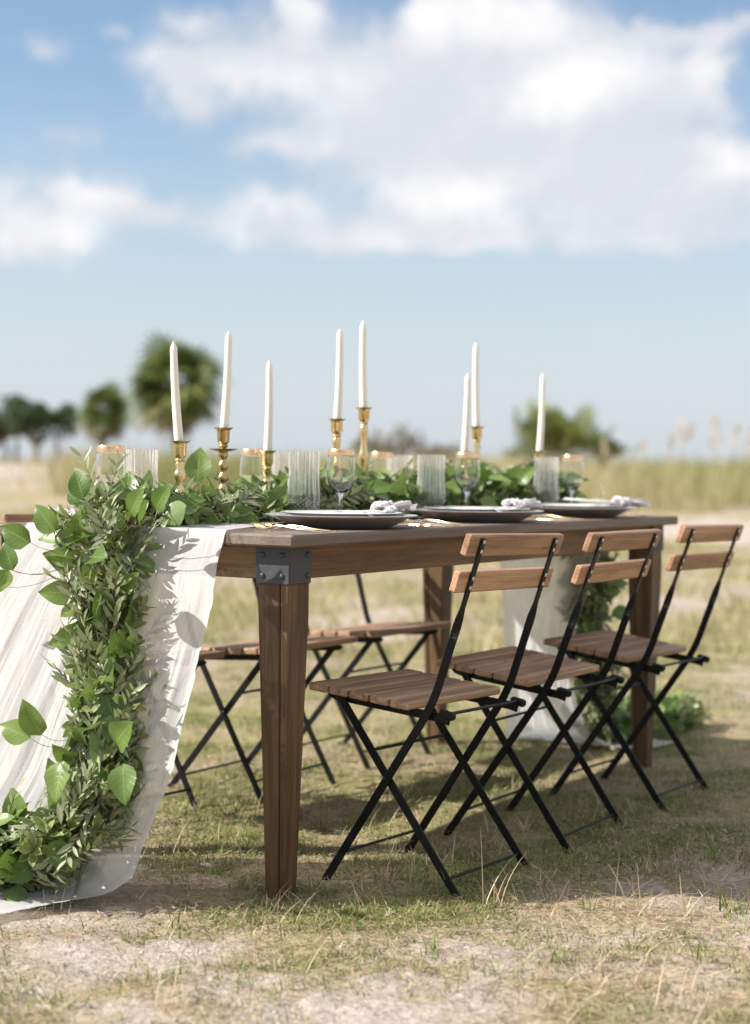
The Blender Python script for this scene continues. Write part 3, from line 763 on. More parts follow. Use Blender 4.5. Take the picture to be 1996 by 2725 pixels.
LEAF_LO = {k: leaf_arrays(k, 4, 2) for k in ('broad', 'pitto', 'olive')}
LEAF_MAT = {'broad': M_broad, 'pitto': M_pitto, 'olive': M_olive}
def frame(d, n):
    d = d/np.linalg.norm(d); n = n-d*np.dot(n, d); ln = np.linalg.norm(n)
    if ln < 1e-5: n = np.cross(d, [0.3, 0.5, 0.8]); ln = np.linalg.norm(n)
    n = n/ln; return np.column_stack([d, np.cross(n, d), n])
def rv(s=1.0): return rng.normal(0, s, 3)
def catmull(P, n):
    P = np.array(P, float); out = []
    Q = np.vstack([2*P[0]-P[1], P, 2*P[-1]-P[-2]])
    for i in range(len(P)-1):
        p0, p1, p2, p3 = Q[i:i+4]
        for t in np.linspace(0, 1, n, endpoint=False):
            out.append(0.5*((2*p1)+(-p0+p2)*t+(2*p0-5*p1+4*p2-p3)*t*t+(-p0+3*p1-3*p2+p3)*t**3))
    out.append(P[-1]); return np.array(out)
def build_garland():
    # centre line in table coords a, b, z with half width, half height
    C = [(-0.34, 1.25, .055, .10, .05), (-0.31, 1.0, .060, .10, .055), (-0.29, .76, .065, .10, .06), (-0.275, .55, .085, .11, .075), (-0.240, .385, .13, .11, .075), (-0.205, .333, .24, .095, .060),
         (-0.185, .325, .40, .082, .052), (-0.155, .348, .55, .090, .050), (-0.118, .388, .68, .115, .052), (-0.070, .415, .775, .142, .066), (0.05, .45, .800, .14, .050), (0.3, .45, .790, .125, .034),
         (0.6, .445, .806, .12, .048), (0.9, .45, .812, .125, .058), (1.2, .44, .815, .12, .058), (1.5, .44, .82, .125, .065), (1.75, .43, .825, .12, .065), (1.93, .40, .825, .12, .065),
         (2.06, .34, .75, .10, .07), (2.10, .30, .60, .075, .07), (2.12, .29, .40, .07, .07), (2.14, .29, .20, .075, .07), (2.19, .29, .085, .09, .07), (2.36, .285, .055, .10, .055), (2.60, .26, .05, .10, .05), (2.85, .25, .045, .09, .045)]
    C = catmull(C, 14)
    ctr = np.array([list(T(a, b, z)) for a, b, z, _, _ in C]); hw = C[:, 3]; hh = C[:, 4]
    tan = np.gradient(ctr, axis=0); tan /= np.linalg.norm(tan, axis=1)[:, None]
    cam_p = np.array([0, 0, CAM_H])
    seglen = np.linalg.norm(np.diff(ctr, axis=0), axis=1)
    # density: most where it hangs close by
    dens = np.interp(C[:, 0], [-0.3, -0.05, 0.0, 1.0, 2.0, 2.2], [1.0, 1.0, 0.85, 0.7, 0.6, 0.6])
    pr = seglen*dens[:-1]; pr /= pr.sum(); cum = np.cumsum(pr)
    leaves = []   # kind, base, R, size, rnd
    stems = MB()
    def floor_at(p):
        q = p[:2]-ORG; a = q@EL; b = q@EW
        if -OE < a < TL+OE and -OL < b < TW+OL and p[2] > 0.70: return TOP+0.004
        return float(gh(p[0], p[1]))+0.006
    def put(kind, base, d, n, size):
        fl = floor_at(base)
        if base[2] < fl: base = base.copy(); base[2] = fl+0.004*rng.random()
        tip = base+d/np.linalg.norm(d)*size
        f2 = floor_at(tip)
        if tip[2] < f2+0.004:
            d = tip-base; d[2] = f2+0.004+0.012*rng.random()-base[2]
        leaves.append((kind, base, frame(d, n), size, rng.random()))
    def spot():
        s = rng.random(); i = int(np.searchsorted(cum, s)); i = min(i, len(ctr)-2)
        return i, ctr[i]+(ctr[i+1]-ctr[i])*rng.random()
    def around(i, rho):
        """point and outward direction on the elliptical section"""
        t = tan[i]; side = np.cross(t, [0, 0, 1.0])
        if np.linalg.norm(side) < 0.5: side = np.array([EW[0], EW[1], 0.0])*-1
        side = side-t*np.dot(side, t); side /= np.linalg.norm(side); up = np.cross(side, t)
        if up[2] < 0 and abs(t[2]) < 0.6: up = -up
        th = rng.random()*2*math.pi
        o = side*math.cos(th)*hw[i]+up*math.sin(th)*hh[i]
        out = side*math.cos(th)/hw[i]+up*math.sin(th)/hh[i]; out /= np.linalg.norm(out)
        return o*rho, out
    # woody core stems
    for k in range(5):
        ph = k*1.3
        pts = []
        for i in range(0, len(ctr), 3):
            o, _ = np.array([math.cos(ph+i*0.05), math.sin(ph+i*0.05), 0])*0.018, 0
            p = ctr[i]+o; p[2] = max(p[2], floor_at(p)+0.004); pts.append(tuple(p))
        stems.tube(pts, 0.0028, 5)
    # olive sprigs, pittosporum rosettes, broad leaves
    for _ in range(700):
        i, p = spot(); o, out = around(i, rng.uniform(0.25, 0.85)); base = p+o
        sgn = 1 if rng.random() < 0.72 else -1
        hang = abs(tan[i][2]) > 0.5
        d = out*rng.uniform(0.05, 0.5) + tan[i]*sgn*rng.uniform(0.7, 1.2) + rv(0.22)
        d /= np.linalg.norm(d); L = rng.uniform(0.07, 0.15); cur = rv(0.25)
        nl = int(L/0.0095); up = out+rv(0.3); fr = frame(d, up)
        pts = []
        for j in range(nl):
            t = j/nl; q = base+d*L*t+cur*0.05*t*t; q[2] = max(q[2], floor_at(q)+0.002); pts.append(tuple(q))
            sd = 1 if j % 2 else -1
            ld = d*rng.uniform(0.55, 0.9)+fr[:, 1]*sd*rng.uniform(0.35, 0.7)+fr[:, 2]*rng.uniform(-0.1, 0.4)
            put('olive', np.array(q), ld, up+rv(0.35), rng.uniform(0.030, 0.060)*(1-0.35*t))
        if len(pts) > 2: stems.tube(pts[::2] if len(pts) > 5 else pts, 0.0011, 4)
    for _ in range(1000):
        i, p = spot(); o, out = around(i, rng.uniform(0.15, 0.90)); base = p+o
        d = out*rng.uniform(0.6, 1.2)+tan[i]*rng.uniform(-0.6, 1.0)+rv(0.25); d /= np.linalg.norm(d)
        fr = frame(d, out+rv(0.5)); nl = rng.integers(6, 11); sz = rng.uniform(0.032, 0.052); ph0 = rng.random()*6.28
        st = base-d*0.05; stems.tube([tuple(st), tuple(base)], 0.0013, 4)
        for j in range(nl):
            th = ph0+j*2.4; tier = j/nl
            radial = fr[:, 1]*math.cos(th)+fr[:, 2]*math.sin(th)
            ld = d*rng.uniform(0.5, 0.9)*(0.5+tier)+radial*rng.uniform(0.6, 1.0)*(1.2-0.6*tier)
            put('pitto', base-d*0.022*(1-tier), ld, d-radial*0.4+rv(0.15), sz*rng.uniform(0.75, 1.1))
    for _ in range(1350):
        i, p = spot()
        if abs(tan[i][2]) > 0.5 and rng.random() < 0.55: continue
        o, out = around(i, rng.uniform(0.2, 0.92)); base = p+o
        d = out*rng.uniform(0.2, 0.9)+tan[i]*rng.uniform(-0.9, 0.9)+rv(0.35)
        put('broad', base, d, out+rv(0.4)+np.array([0, 0, 0.15]), rng.uniform(0.042, 0.088))
    # the big leaves one notices: (a, b, z, size, direction a,b,z)
    big = [(-0.20, .62, .675, .058, (-.1, .35, .9)), (-0.19, .64, .675, .050, (-.3, .3, -.8)), (-0.19, .68, .64, .047, (-.3, .8, -.4)), (-0.20, .57, .735, .070, (-.3, .7, .35)),
           (-0.20, .50, .76, .066, (-.2, .5, .6)), (-0.16, .46, .83, .060, (0, .4, .9)), (-0.15, .34, .80, .066, (-.3, -.5, .6)), (-0.12, .30, .81, .060, (-.2, -.6, .75)),
           (-0.20, .40, .71, .070, (-.4, -.6, .1)), (-0.24, .30, .345, .082, (-.5, -.75, .55)), (-0.24, .28, .305, .075, (-.4, -.35, -.9)), (-0.26, .42, .30, .078, (-.5, -.1, -.9)),
           (-0.25, .52, .335, .070, (-.3, .85, .35)), (-0.27, .47, .35, .075, (-.5, .2, .8)), (-0.26, .64, .115, .070, (-.2, .85, .45)), (-0.24, .56, .150, .070, (-.1, .2, .95)),
           (0.22, .42, .83, .066, (-.4, -.75, .2)), (0.12, .38, .81, .062, (-.6, -.6, -.1)), (0.46, .36, .80, .060, (-.5, -.8, -.1)), (0.55, .38, .83, .062, (-.2, -.8, .25)),
           (0.85, .36, .83, .075, (.5, -.7, .35)), (0.92, .34, .79, .085, (.6, -.6, -.05)), (1.3, .38, .83, .070, (.3, -.8, .3)), (0.30, .47, .86, .08, (.2, .1, .95)),
           (2.15, .25, .53, .06, (.4, -.8, .2)), (2.16, .24, .45, .07, (.5, -.7, -.3)), (2.3, .22, .10, .08, (.3, -.7, .4)), (2.5, .22, .09, .08, (.6, -.5, .4))]
    hero = []
    for a, b, z, s, (da, db, dz) in big:
        if a < 0: a, b = a-0.02, b-0.065
        base = np.array(T(a, b, z)); d = np.array([*(EL*da+EW*db), dz]); n = np.array([*(-EL*1.0-EW*0.25), 0.25])+rv(0.2)
        if a > 0: n = np.array([*(-EL*0.5-EW*0.7), 0.7])+rv(0.2)
        hero.append(('broad', base, frame(d, n), s*1.12, rng.random()))
        i = int(np.argmin(np.linalg.norm(ctr-base, axis=1))); q0 = ctr[i]+(base-ctr[i])*0.45; stems.tube([tuple(q0+(base-q0)*t+np.array([0, 0, -0.05*t*(1-t)])) for t in np.linspace(0, 1, 6)], 0.0007, 4)
    # which leaves show largest: size over distance, on the outside, facing the camera
    sc = []
    for (k, b, R, s, r) in leaves:
        v = cam_p-b; dist = np.linalg.norm(v); i = int(np.argmin(((ctr-b)**2).sum(1))); o = b-ctr[i]
        out = np.dot(o, v/dist)/0.1
        sc.append(s/dist*{'broad': 0.7, 'pitto': 0.45, 'olive': 0.25}[k]*(0.35+max(0, out))*(0.3+abs(np.dot(R[:, 2], v/dist))))
    order = np.argsort(-np.array(sc)); pick = set(order[:300-len(hero)].tolist())
    base0 = T(-0.245, .44, 0)
    root = empty('greenery_garland', base0, (0, 0, 0), 'leafy green garland running along the table and spilling over its ends to the ground', 'garland')
    M0 = np.array(base0)
    meshes = {}
    for k in LEAF_HI:
        v, f, uv = LEAF_HI[k]; meshes[k] = mesh_np(k+'_leaf', v, f, True, uv=uv); meshes[k].materials.append(LEAF_MAT[k])
    nm = {'broad': 'broad_leaf', 'pitto': 'pittosporum_leaf', 'olive': 'olive_leaf'}
    for (k, b, R, s, r) in hero+[leaves[i] for i in sorted(pick)]:
        o = link(nm[k], meshes[k], None, root); m = Matrix(R.tolist()).to_4x4()
        o.matrix_basis = Matrix.Translation(Vector(b-M0)) @ m @ Matrix.Diagonal((s, s, s, 1))
    for k in LEAF_LO:
        L = [l for i, l in enumerate(leaves) if i not in pick and l[0] == k]
        v0, f0, uv0 = LEAF_LO[k]; nv = len(v0)
        V = np.concatenate([(v0*s)@R.T+b-M0 for (_, b, R, s, _) in L]); Fc = np.concatenate([f0+nv*j for j in range(len(L))])
        me = mesh_np('foliage', V, Fc, True, uv=np.tile(uv0, (len(L), 1)), attrs={'rnd': np.repeat([l[4] for l in L], nv)})
        o = link({'broad': 'broad_leaf_foliage', 'pitto': 'pittosporum_foliage', 'olive': 'olive_foliage'}[k], me, LEAF_MAT[k], root); o['kind'] = 'stuff'
    stems.v = [tuple(np.array(p)-M0) for p in stems.v]
    link('stems', stems.mesh('stems', True), M_stem, root)
    print('LEAVES', len(leaves))
build_garland()

# ------------------------------------------------------------------ tableware
def on(a, b): return T(a, b, TOP+0.0004)
TUM = lambda r, z, th: r + (0.0016*math.cos(14*th) if 0.055 < z < 0.17 else (0.0014*math.cos(14*th+(z*420)) if 0.018 < z <= 0.055 else 0))
tum_prof = [(0.0, 0.0), (0.031, 0.0), (0.032, 0.003), (0.022, 0.007), (0.016, 0.012), (0.020, 0.018), (0.031, 0.027), (0.0385, 0.042), (0.0395, 0.058), (0.0375, 0.085), (0.0355, 0.12), (0.0375, 0.172), (0.0369, 0.1735),
            (0.0358, 0.172), (0.0338, 0.12), (0.0355, 0.085), (0.0372, 0.058), (0.0355, 0.044), (0.026, 0.030), (0.012, 0.026), (0.0, 0.025)]
def dense(prof, i0, i1, n):
    out = []
    for i in range(len(prof)-1):
        out.append(prof[i])
        if i0 <= i < i1:
            for k in range(1, n): out.append(tuple(prof[i][j]+(prof[i+1][j]-prof[i][j])*k/n for j in (0, 1)))
    return out+[prof[-1]]
me_tum = lathe('tumbler', dense(tum_prof, 5, 9, 3), 84, True, rad=TUM, angle=1.2)
gob_prof = [(0.0, 0.0), (0.033, 0.0), (0.0335, 0.0018), (0.020, 0.0045), (0.008, 0.009), (0.0045, 0.018), (0.0042, 0.05), (0.0052, 0.066), (0.010, 0.074), (0.022, 0.084), (0.031, 0.098), (0.0345, 0.115), (0.0345, 0.135), (0.0325, 0.160), (0.0310, 0.180), (0.0304, 0.1806),
            (0.0298, 0.180), (0.0312, 0.160), (0.0332, 0.135), (0.0332, 0.115), (0.0298, 0.100), (0.020, 0.087), (0.009, 0.079), (0.0, 0.077)]
me_gob = lathe('goblet', gob_prof, 48, True, angle=1.2)
rimf = lambda z: 0.0325+(0.0310-0.0325)*(z-0.160)/0.02
me_rim = lathe('rim', [(rimf(0.1655)+0.0004, 0.1655), (rimf(0.172)+0.0004, 0.172), (0.0314, 0.1803), (0.0304, 0.1812), (0.0294, 0.1803), (0.0297, 0.1802), (0.0304, 0.1808), (rimf(0.1795)+0.0001, 0.1795)], 48, True, closed=True, angle=1.2)
def tumbler(a, b, label):
    o = link('crystal_tumbler', me_tum, M_crystal, None, on(a, b)); set_props(o, label, 'tumbler', 'cut crystal tumblers on the table')
def goblet(a, b, label):
    r = empty('gold_rim_goblet', on(a, b), (0, 0, 0), label, 'goblet', 'gold rimmed goblets on the table')
    link('bowl_and_stem', me_gob, M_glass, r); link('rim', me_rim, M_rim, r)
ch_prof = [(0.0, 0.002), (0.100, 0.002), (0.104, 0.0), (0.110, 0.0), (0.116, 0.004), (0.136, 0.0125), (0.150, 0.021), (0.160, 0.0245), (0.1735, 0.0275), (0.1745, 0.0290), (0.172, 0.0300), (0.158, 0.0272),
           (0.146, 0.0232), (0.132, 0.0145), (0.114, 0.0070), (0.100, 0.0060), (0.0, 0.0060)]
me_ch = lathe('charger', ch_prof, 96, True, angle=0.9)
pl_prof = [(0.0, 0.001), (0.075, 0.001), (0.078, 0.0), (0.084, 0.0), (0.096, 0.007), (0.114, 0.0180), (0.138, 0.0235), (0.1395, 0.0248), (0.137, 0.0256), (0.112, 0.0205), (0.094, 0.0095), (0.080, 0.0035), (0.0, 0.0035)]
me_pl = lathe('plate', pl_prof, 72, True, angle=0.9)
def charger(a, b, label):
    o = link('charger_plate', me_ch, M_pewter, None, on(a, b)); set_props(o, label, 'charger plate', 'pewter charger plates')
def dinner_plate(a, b, label):
    o = link('dinner_plate', me_pl, M_china, None, T(a, b, TOP+0.0105)); set_props(o, label, 'plate', 'white dinner plates')
# napkin: a knot with a flat folded tail and a ruffled tail
def napkin_mesh(seed):
    r = np.random.default_rng(seed); m = MB()
    def fan(x0, x1, w0, w1, z0, z1, pleats, amp, n=26, k=14, droop=0.0):
        v = []; ph = r.random()*6
        for i in range(k):
            t = i/(k-1); w = w0+(w1-w0)*t**0.8
            for j in range(n):
                s = j/(n-1)*2-1
                rip = math.sin(s*pleats*math.pi+ph)*amp*(0.35+t)+math.sin(s*pleats*2.3*math.pi+ph*2+t*2)*amp*0.45*t
                x = x0+(x1-x0)*(t*(1-0.10*abs(s)**2)) + 0.004*math.sin(s*9+ph)*t
                v.append((x, s*w, z0+(z1-z0)*t+rip+abs(amp)-droop*t*t))
        f = [[i*n+j, i*n+j+1, (i+1)*n+j+1, (i+1)*n+j] for i in range(k-1) for j in range(n-1)]
        m.add(v, f)
    fan(-0.004, -0.17, 0.010, 0.050, 0.010, 0.003, 2.5, 0.0035)
    fan(0.004, 0.075, 0.010, 0.040, 0.014, 0.016, 4.0, 0.009, droop=0.006)
    fan(0.000, 0.055, 0.008, 0.034, 0.018, 0.030, 3.5, 0.008, droop=0.004)
    # the knot: a rope of cloth wound twice
    pts = []; rad = []
    for i in range(60):
        t = i/59*2*math.pi*1.75
        pts.append((0.012*math.sin(t*0.5+0.6), 0.0155*math.cos(t), 0.018+0.0145*math.sin(t))); rad.append(0.0085+0.002*math.sin(t*3.1+seed))
    q = len(m.v); m.tube(pts, rad, 12)
    for i in range(q, len(m.v)):
        x, y, z = m.v[i]; kk = 0.0016*math.sin(x*520+y*340+seed)+0.0012*math.sin(z*610+y*250)
        m.v[i] = (x+kk, y+kk*0.6, max(z+kk, 0.001))
    me = m.mesh('napkin', True)
    uvl = me.uv_layers.new(name='UVMap'); co = np.array(m.v)
    li = np.empty(len(me.loops), np.int32); me.loops.foreach_get('vertex_index', li); uvl.data.foreach_set('uv', (co[li][:, [1, 0]]*3).astype(np.float32).ravel())
    return me
def napkin(a, b, z, ang, label, seed, tilt=0.0):
    o = link('knotted_napkin', napkin_mesh(seed), M_napkin, None, T(a, b, z), (0, tilt, PH+ang), (1.2, 1.3, 0.72)); set_props(o, label, 'napkin', 'knotted linen napkins')
# cutlery: flat strips with thickness
def strip(m, pts, th=0.0018):
    """pts: (x, halfwidth, z, y0)"""
    v = []; n = len(pts)
    for (x, w, z, y0) in pts:
        v += [(x, y0-w, z), (x, y0+w, z), (x, y0+w*0.8, z+th), (x, y0-w*0.8, z+th)]
    f = []
    for i in range(n-1):
        for k in range(4): f.append([i*4+k, i*4+(k+1) % 4, (i+1)*4+(k+1) % 4, (i+1)*4+k])
    f += [[0, 3, 2, 1], [(n-1)*4+k for k in range(4)]]
    m.add(v, f)
def fork_mesh():
    m = MB()
    strip(m, [(0, .0045, .000, 0), (.008, .0085, .0005, 0), (.03, .0085, .002, 0), (.07, .0050, .004, 0), (.11, .0030, .009, 0), (.128, .0032, .010, 0), (.138, .0085, .007, 0), (.150, .0115, .003, 0), (.158, .0120, .002, 0)])
    for y in (-.0100, -.0034, .0034, .0100):
        strip(m, [(.157, .0019, .002, y), (.172, .0018, .003, y), (.187, .0016, .007, y), (.200, .0006, .014, y)], 0.0016)
    return m.mesh('fork', True, 0.7)
def knife_mesh():
    m = MB(); strip(m, [(0, .005, 0, 0), (.006, .0085, 0, 0), (.05, .0075, .001, 0), (.10, .0050, .001, 0), (.108, .0060, .001, 0), (.115, .0090, .001, .001), (.17, .0100, .001, .002), (.20, .0080, .001, .000), (.215, .0018, .001, -.006)], 0.0026)
    return m.mesh('knife', True, 0.7)
def spoon_mesh():
    m = MB(); strip(m, [(0, .0045, .000, 0), (.008, .0085, .0005, 0), (.03, .0085, .002, 0), (.07, .0050, .004, 0), (.11, .0030, .010, 0), (.128, .0040, .010, 0), (.137, .0120, .006, 0), (.150, .0185, .002, 0), (.168, .0200, .0005, 0), (.184, .0165, .002, 0), (.194, .0085, .005, 0), (.198, .002, .007, 0)])
    return m.mesh('spoon', True, 0.7)
me_fork, me_knife, me_spoon = fork_mesh(), knife_mesh(), spoon_mesh()
def cut(name, me, a, b, ang, label, cat, group):
    o = link(name, me, M_gold, None, T(a, b, TOP+0.0006), (0, 0, PH+math.pi/2+ang)); set_props(o, label, cat, group)
PL = [(0.396, .13), (1.043, .13), (1.641, .13)]
names3 = ['the setting above the sunlit leg', 'the middle setting', 'the setting at the clear table corner']
for i, (a, b) in enumerate(PL):
    charger(a, b, 'round pewter charger plate under %s' % names3[i])
    dinner_plate(a, b, 'white dinner plate on the pewter charger, %s' % names3[i])
for (a, b, l) in ((0.507, .31, 0), (1.131, .32, 1), (1.793, .30, 2)): tumbler(a, b, 'tall cut crystal tumbler at %s' % names3[l])
for (a, b, l) in ((0.577, .25, 0), (1.207, .25, 1), (1.84, .235, 2)): goblet(a, b, 'clear goblet with gold rim at %s' % names3[l])
ZN = TOP+0.0290
napkin(0.505, 0.085, ZN+0.000, 0.10, 'pale knotted napkin lying on the plate above the sunlit leg', 3)
napkin(1.135, 0.070, ZN+0.000, 0.05, 'pale knotted napkin lying on the middle pewter plate', 5)
napkin(1.790, 0.055, ZN+0.000, -0.25, 'pale knotted napkin hanging its ruffled end off the plate at the clear corner', 8, 0.10)
cut('fork', me_fork, 0.135, 0.005, -0.10, 'gold fork whose tines point at the gauze, outer of the pair', 'fork', 'gold forks')
cut('fork', me_fork, 0.172, -0.005, -0.06, 'gold fork resting closer to the pewter plate above the sunlit leg', 'fork', 'gold forks')
for i, a in enumerate((0.63, 1.28)):
    s = ('the first and the middle setting', 'the middle setting and the one at the clear corner')[i]
    cut('knife', me_knife, a, -0.012, -0.05, 'gold knife lying between %s' % s, 'knife', 'gold knives')
    cut('spoon', me_spoon, a+0.045, -0.008, 0.04, 'gold spoon lying between %s' % s, 'spoon', 'gold spoons')
    cut('fork', me_fork, a+0.135, -0.004, -0.05, 'gold fork between %s, further from knife' % s, 'fork', 'gold forks')
    cut('fork', me_fork, a+0.098, -0.010, 0.03, 'gold fork between %s, nearer spoon' % s, 'fork', 'gold forks')
cut('knife', me_knife, 1.885, 0.00, -0.35, 'gold knife under the napkin at the clear corner of the tabletop', 'knife', 'gold knives')
# settings across the garland
FPL = [(0.44, .665), (1.00, .665), (1.585, .665)]
n3 = ['by the draped table end', 'in the middle of that side', 'by the end with the small garland tail']
for i, (a, b) in enumerate(FPL):
    charger(a, b, 'pewter charger plate across the garland, %s' % n3[i])
    napkin(a-0.09, b+0.02, ZN, math.pi+0.2*i, 'knotted napkin on the plate across the garland, %s' % n3[i], 11+i)
napkin(0.165, 0.715, TOP+0.0015, math.pi/2+0.5, 'crumpled white napkin lying on the gauze beside the draped table corner', 21)
cut('fork', me_fork, 0.19, 0.825, math.pi+0.2, 'gold fork under the crumpled napkin at the draped table corner', 'fork', 'gold forks')
for (a, b, l) in ((0.12, .58, 0), (0.672, .58, 1), (1.294, .58, 2)): goblet(a, b, 'clear goblet with gold rim across the garland, %s' % n3[l])
for (a, b, l) in ((0.237, .585, 0), (0.807, .58, 1), (1.40, .58, 2)): tumbler(a, b, 'cut crystal tumbler across the garland, %s' % n3[l])

# candlesticks and tapers
def stick_profile(kind, H):
    """outer radius profile from the foot up to the rim of the cup at height H"""
    b = [(0.0, 0.0), (0.040, 0.0), (0.041, 0.003), (0.038, 0.007), (0.028, 0.012), (0.017, 0.018), (0.012, 0.024), (0.015, 0.028), (0.012, 0.032)]
    z0, z1 = 0.032, H-0.048
    if kind == 'beads':
        n = max(3, int((z1-z0)/0.024)); s = (z1-z0)/n
        for i in range(n):
            for t, r in ((0.08, .0062), (0.25, .0105), (0.5, .0125), (0.75, .0105), (0.92, .0062)): b.append((r, z0+s*(i+t)))
    elif kind == 'baluster':
        for t, r in ((0.05, .008), (0.18, .0065), (0.30, .0085), (0.36, .0135), (0.42, .0085), (0.52, .0070), (0.62, .0095), (0.72, .0145), (0.80, .0120), (0.88, .0075), (0.96, .011)): b.append((r, z0+(z1-z0)*t))
    else:
        for t, r in ((0.04, .009), (0.10, .0070), (0.22, .0100), (0.28, .0145), (0.34, .0100), (0.42, .0072), (0.54, .0110), (0.60, .0160), (0.66, .0110), (0.78, .0075), (0.90, .0100), (0.97, .013)): b.append((r, z0+(z1-z0)*t))
    return b+[(0.0085, H-0.046)]
def cup_profile(H):
    return [(0.0085, H-0.046), (0.0125, H-0.043), (0.0095, H-0.039), (0.0115, H-0.036), (0.0145, H-0.030), (0.0150, H-0.008), (0.0165, H-0.004), (0.0225, H-0.0005), (0.0230, H+0.0008), (0.0215, H+0.0012), (0.0135, H-0.001), (0.0118, H-0.003), (0.0118, H-0.024), (0.0, H-0.025)]
def taper_mesh(L, lean):
    m = MB(); n = 18; pts = []; rs = []
    for i in range(n+1):
        t = i/n; pts.append((lean*t*L + 0.004*math.sin(t*2.4)*(1 if lean >= 0 else -1), 0, L*t))
        rs.append(0.0108-0.0030*t if t < 0.955 else 0.0078*max(0.28, math.sqrt(max(0, 1-((t-0.955)/0.045)**2))*0.95))
    m.tube(pts, rs, 20); return m.mesh('candle', True, 0.9), pts[-1]
CANDLES = [ # a, b, holder height, candle length, lean, stem kind, drip tray, material, where
    (0.145, .40, .184, .222, -0.055, 'baluster', False, M_brass, 'closest to the draped table end, leaning candle', 'leaning'),
    (0.372, .45, .219, .228, 0.030, 'beads', True, M_brass_old, 'dark beaded stem with a wide drip tray', 'x'),
    (0.621, .50, .168, .226, 0.0, 'rings', False, M_brass, 'short, half sunk in leaves', 'x'),
    (0.785, .40, .252, .230, 0.010, 'rings', False, M_brass, 'tall', 'x'),
    (0.993, .45, .289, .232, -0.006, 'rings', False, M_brass, 'tallest', 'x'),
    (1.368, .35, .176, .222, 0.020, 'baluster', False, M_brass, 'short', 'x'),
    (1.534, .40, .252, .245, -0.010, 'baluster', False, M_brass, 'tall', 'x'),
    (1.843, .35, .184, .238, 0.022, 'rings', False, M_brass, 'short', 'x')]
SL = ['short brass candlestick closest to the draped table end', 'dark beaded brass candlestick with a separate wide drip tray', 'low brass candlestick sunk among leaves next to the beaded one',
      'tall brass candlestick just before the tallest one', 'tallest brass candlestick of the table', 'short brass candlestick hidden behind the middle goblet',
      'tall brass candlestick right behind the middle goblet', 'short brass candlestick behind the tumbler at the clear table corner']
CL = ['leaning ivory taper candle closest to the draped table end', 'ivory taper candle in the dark beaded candlestick', 'ivory taper candle set low next to the beaded candlestick',
      'ivory taper candle just before the highest one', 'ivory taper candle reaching highest, in the tallest candlestick', 'low ivory taper candle behind the middle goblet',
      'high ivory taper candle behind the middle goblet', 'ivory taper candle behind the tumbler at the clear table corner']
for i, (a, b, H, L, lean, kind, tray, mt, _, _) in enumerate(CANDLES):
    z0 = TOP+0.008
    r = empty('candlestick', T(a, b, z0), (0, 0, 0), SL[i], 'candlestick', 'brass candlesticks along the garland')
    link('stem', lathe('stick_stem', stick_profile(kind, H), 28, True, angle=0.9), mt, r)
    link('candle_cup', lathe('candle_cup', cup_profile(H), 28, True, angle=0.9), mt, r)
    if tray: link('drip_tray', lathe('drip_tray', [(0.008, H-0.056), (0.020, H-0.0545), (0.034, H-0.050), (0.0345, H-0.0490), (0.033, H-0.0485), (0.020, H-0.0525), (0.008, H-0.053)], 32, True, closed=True, angle=0.9), mt, r)
    me, tip = taper_mesh(L+0.024, lean)
    c = link('taper_candle', me, M_wax, None, T(a, b, z0+H-0.0245)); set_props(c, CL[i], 'candle', 'ivory taper candles')
    link('wick', MB().tube([(tip[0], 0, tip[2]-0.002), (tip[0]+0.0005, 0, tip[2]+0.004)], 0.0007, 5).mesh('wick'), M_wick, c)

# ------------------------------------------------------------------ trees and shrubs
def px_ground(xd, dist):
    """x position for a column of the reduced photo at a distance"""
    return (xd-826)*1.2082/F_PX*dist
def fan_leaf(V, Fc, Rn, base, d, up, petiole, rad, nb, rr, droop):
    """one palmate frond: blades radiating from the end of a petiole"""
    fr = frame(d, up); hub = base+d/np.linalg.norm(d)*petiole
    for j in range(nb):
        th = (j/(nb-1)-0.5)*2*2.0
        bd = fr[:, 0]*math.cos(th)+fr[:, 1]*math.sin(th)
        L = rad*(0.75+0.25*math.cos(th*0.8))*rr.uniform(0.85, 1.1)
        sd = np.cross(fr[:, 2], bd); w = rad*0.055
        p1 = hub+bd*L*0.5; p2 = hub+bd*L; p2 = p2+np.array([0, 0, -droop*L]); p1[2] -= droop*0.2*L
        n0 = len(V); V += [hub, p1+sd*w, p1-sd*w, p2]; Fc += [[n0, n0+1, n0+3, n0+2]]; Rn += [rr.random()]*4
def frond_crown(name, root, z, n, rad, pet, seed, mat, lo, hi, droop, spread=1.0):
    rr = np.random.default_rng(seed); V = []; Fc = []; Rn = []
    for i in range(n):
        az = rr.random()*6.283; el = rr.uniform(lo, hi)
        d = np.array([math.cos(az)*math.cos(el), math.sin(az)*math.cos(el), math.sin(el)])
        fan_leaf(V, Fc, Rn, np.array([0, 0, z]), d, np.array([0, 0, 1.0])+rr.normal(0, .4, 3), pet*rr.uniform(0.55, 1.25), rad*rr.uniform(0.6, 1.25), 15, rr, droop)
    me = mesh_np(name, np.array(V), np.array(Fc), False, attrs={'rnd': Rn}); return link(name, me, mat, root)
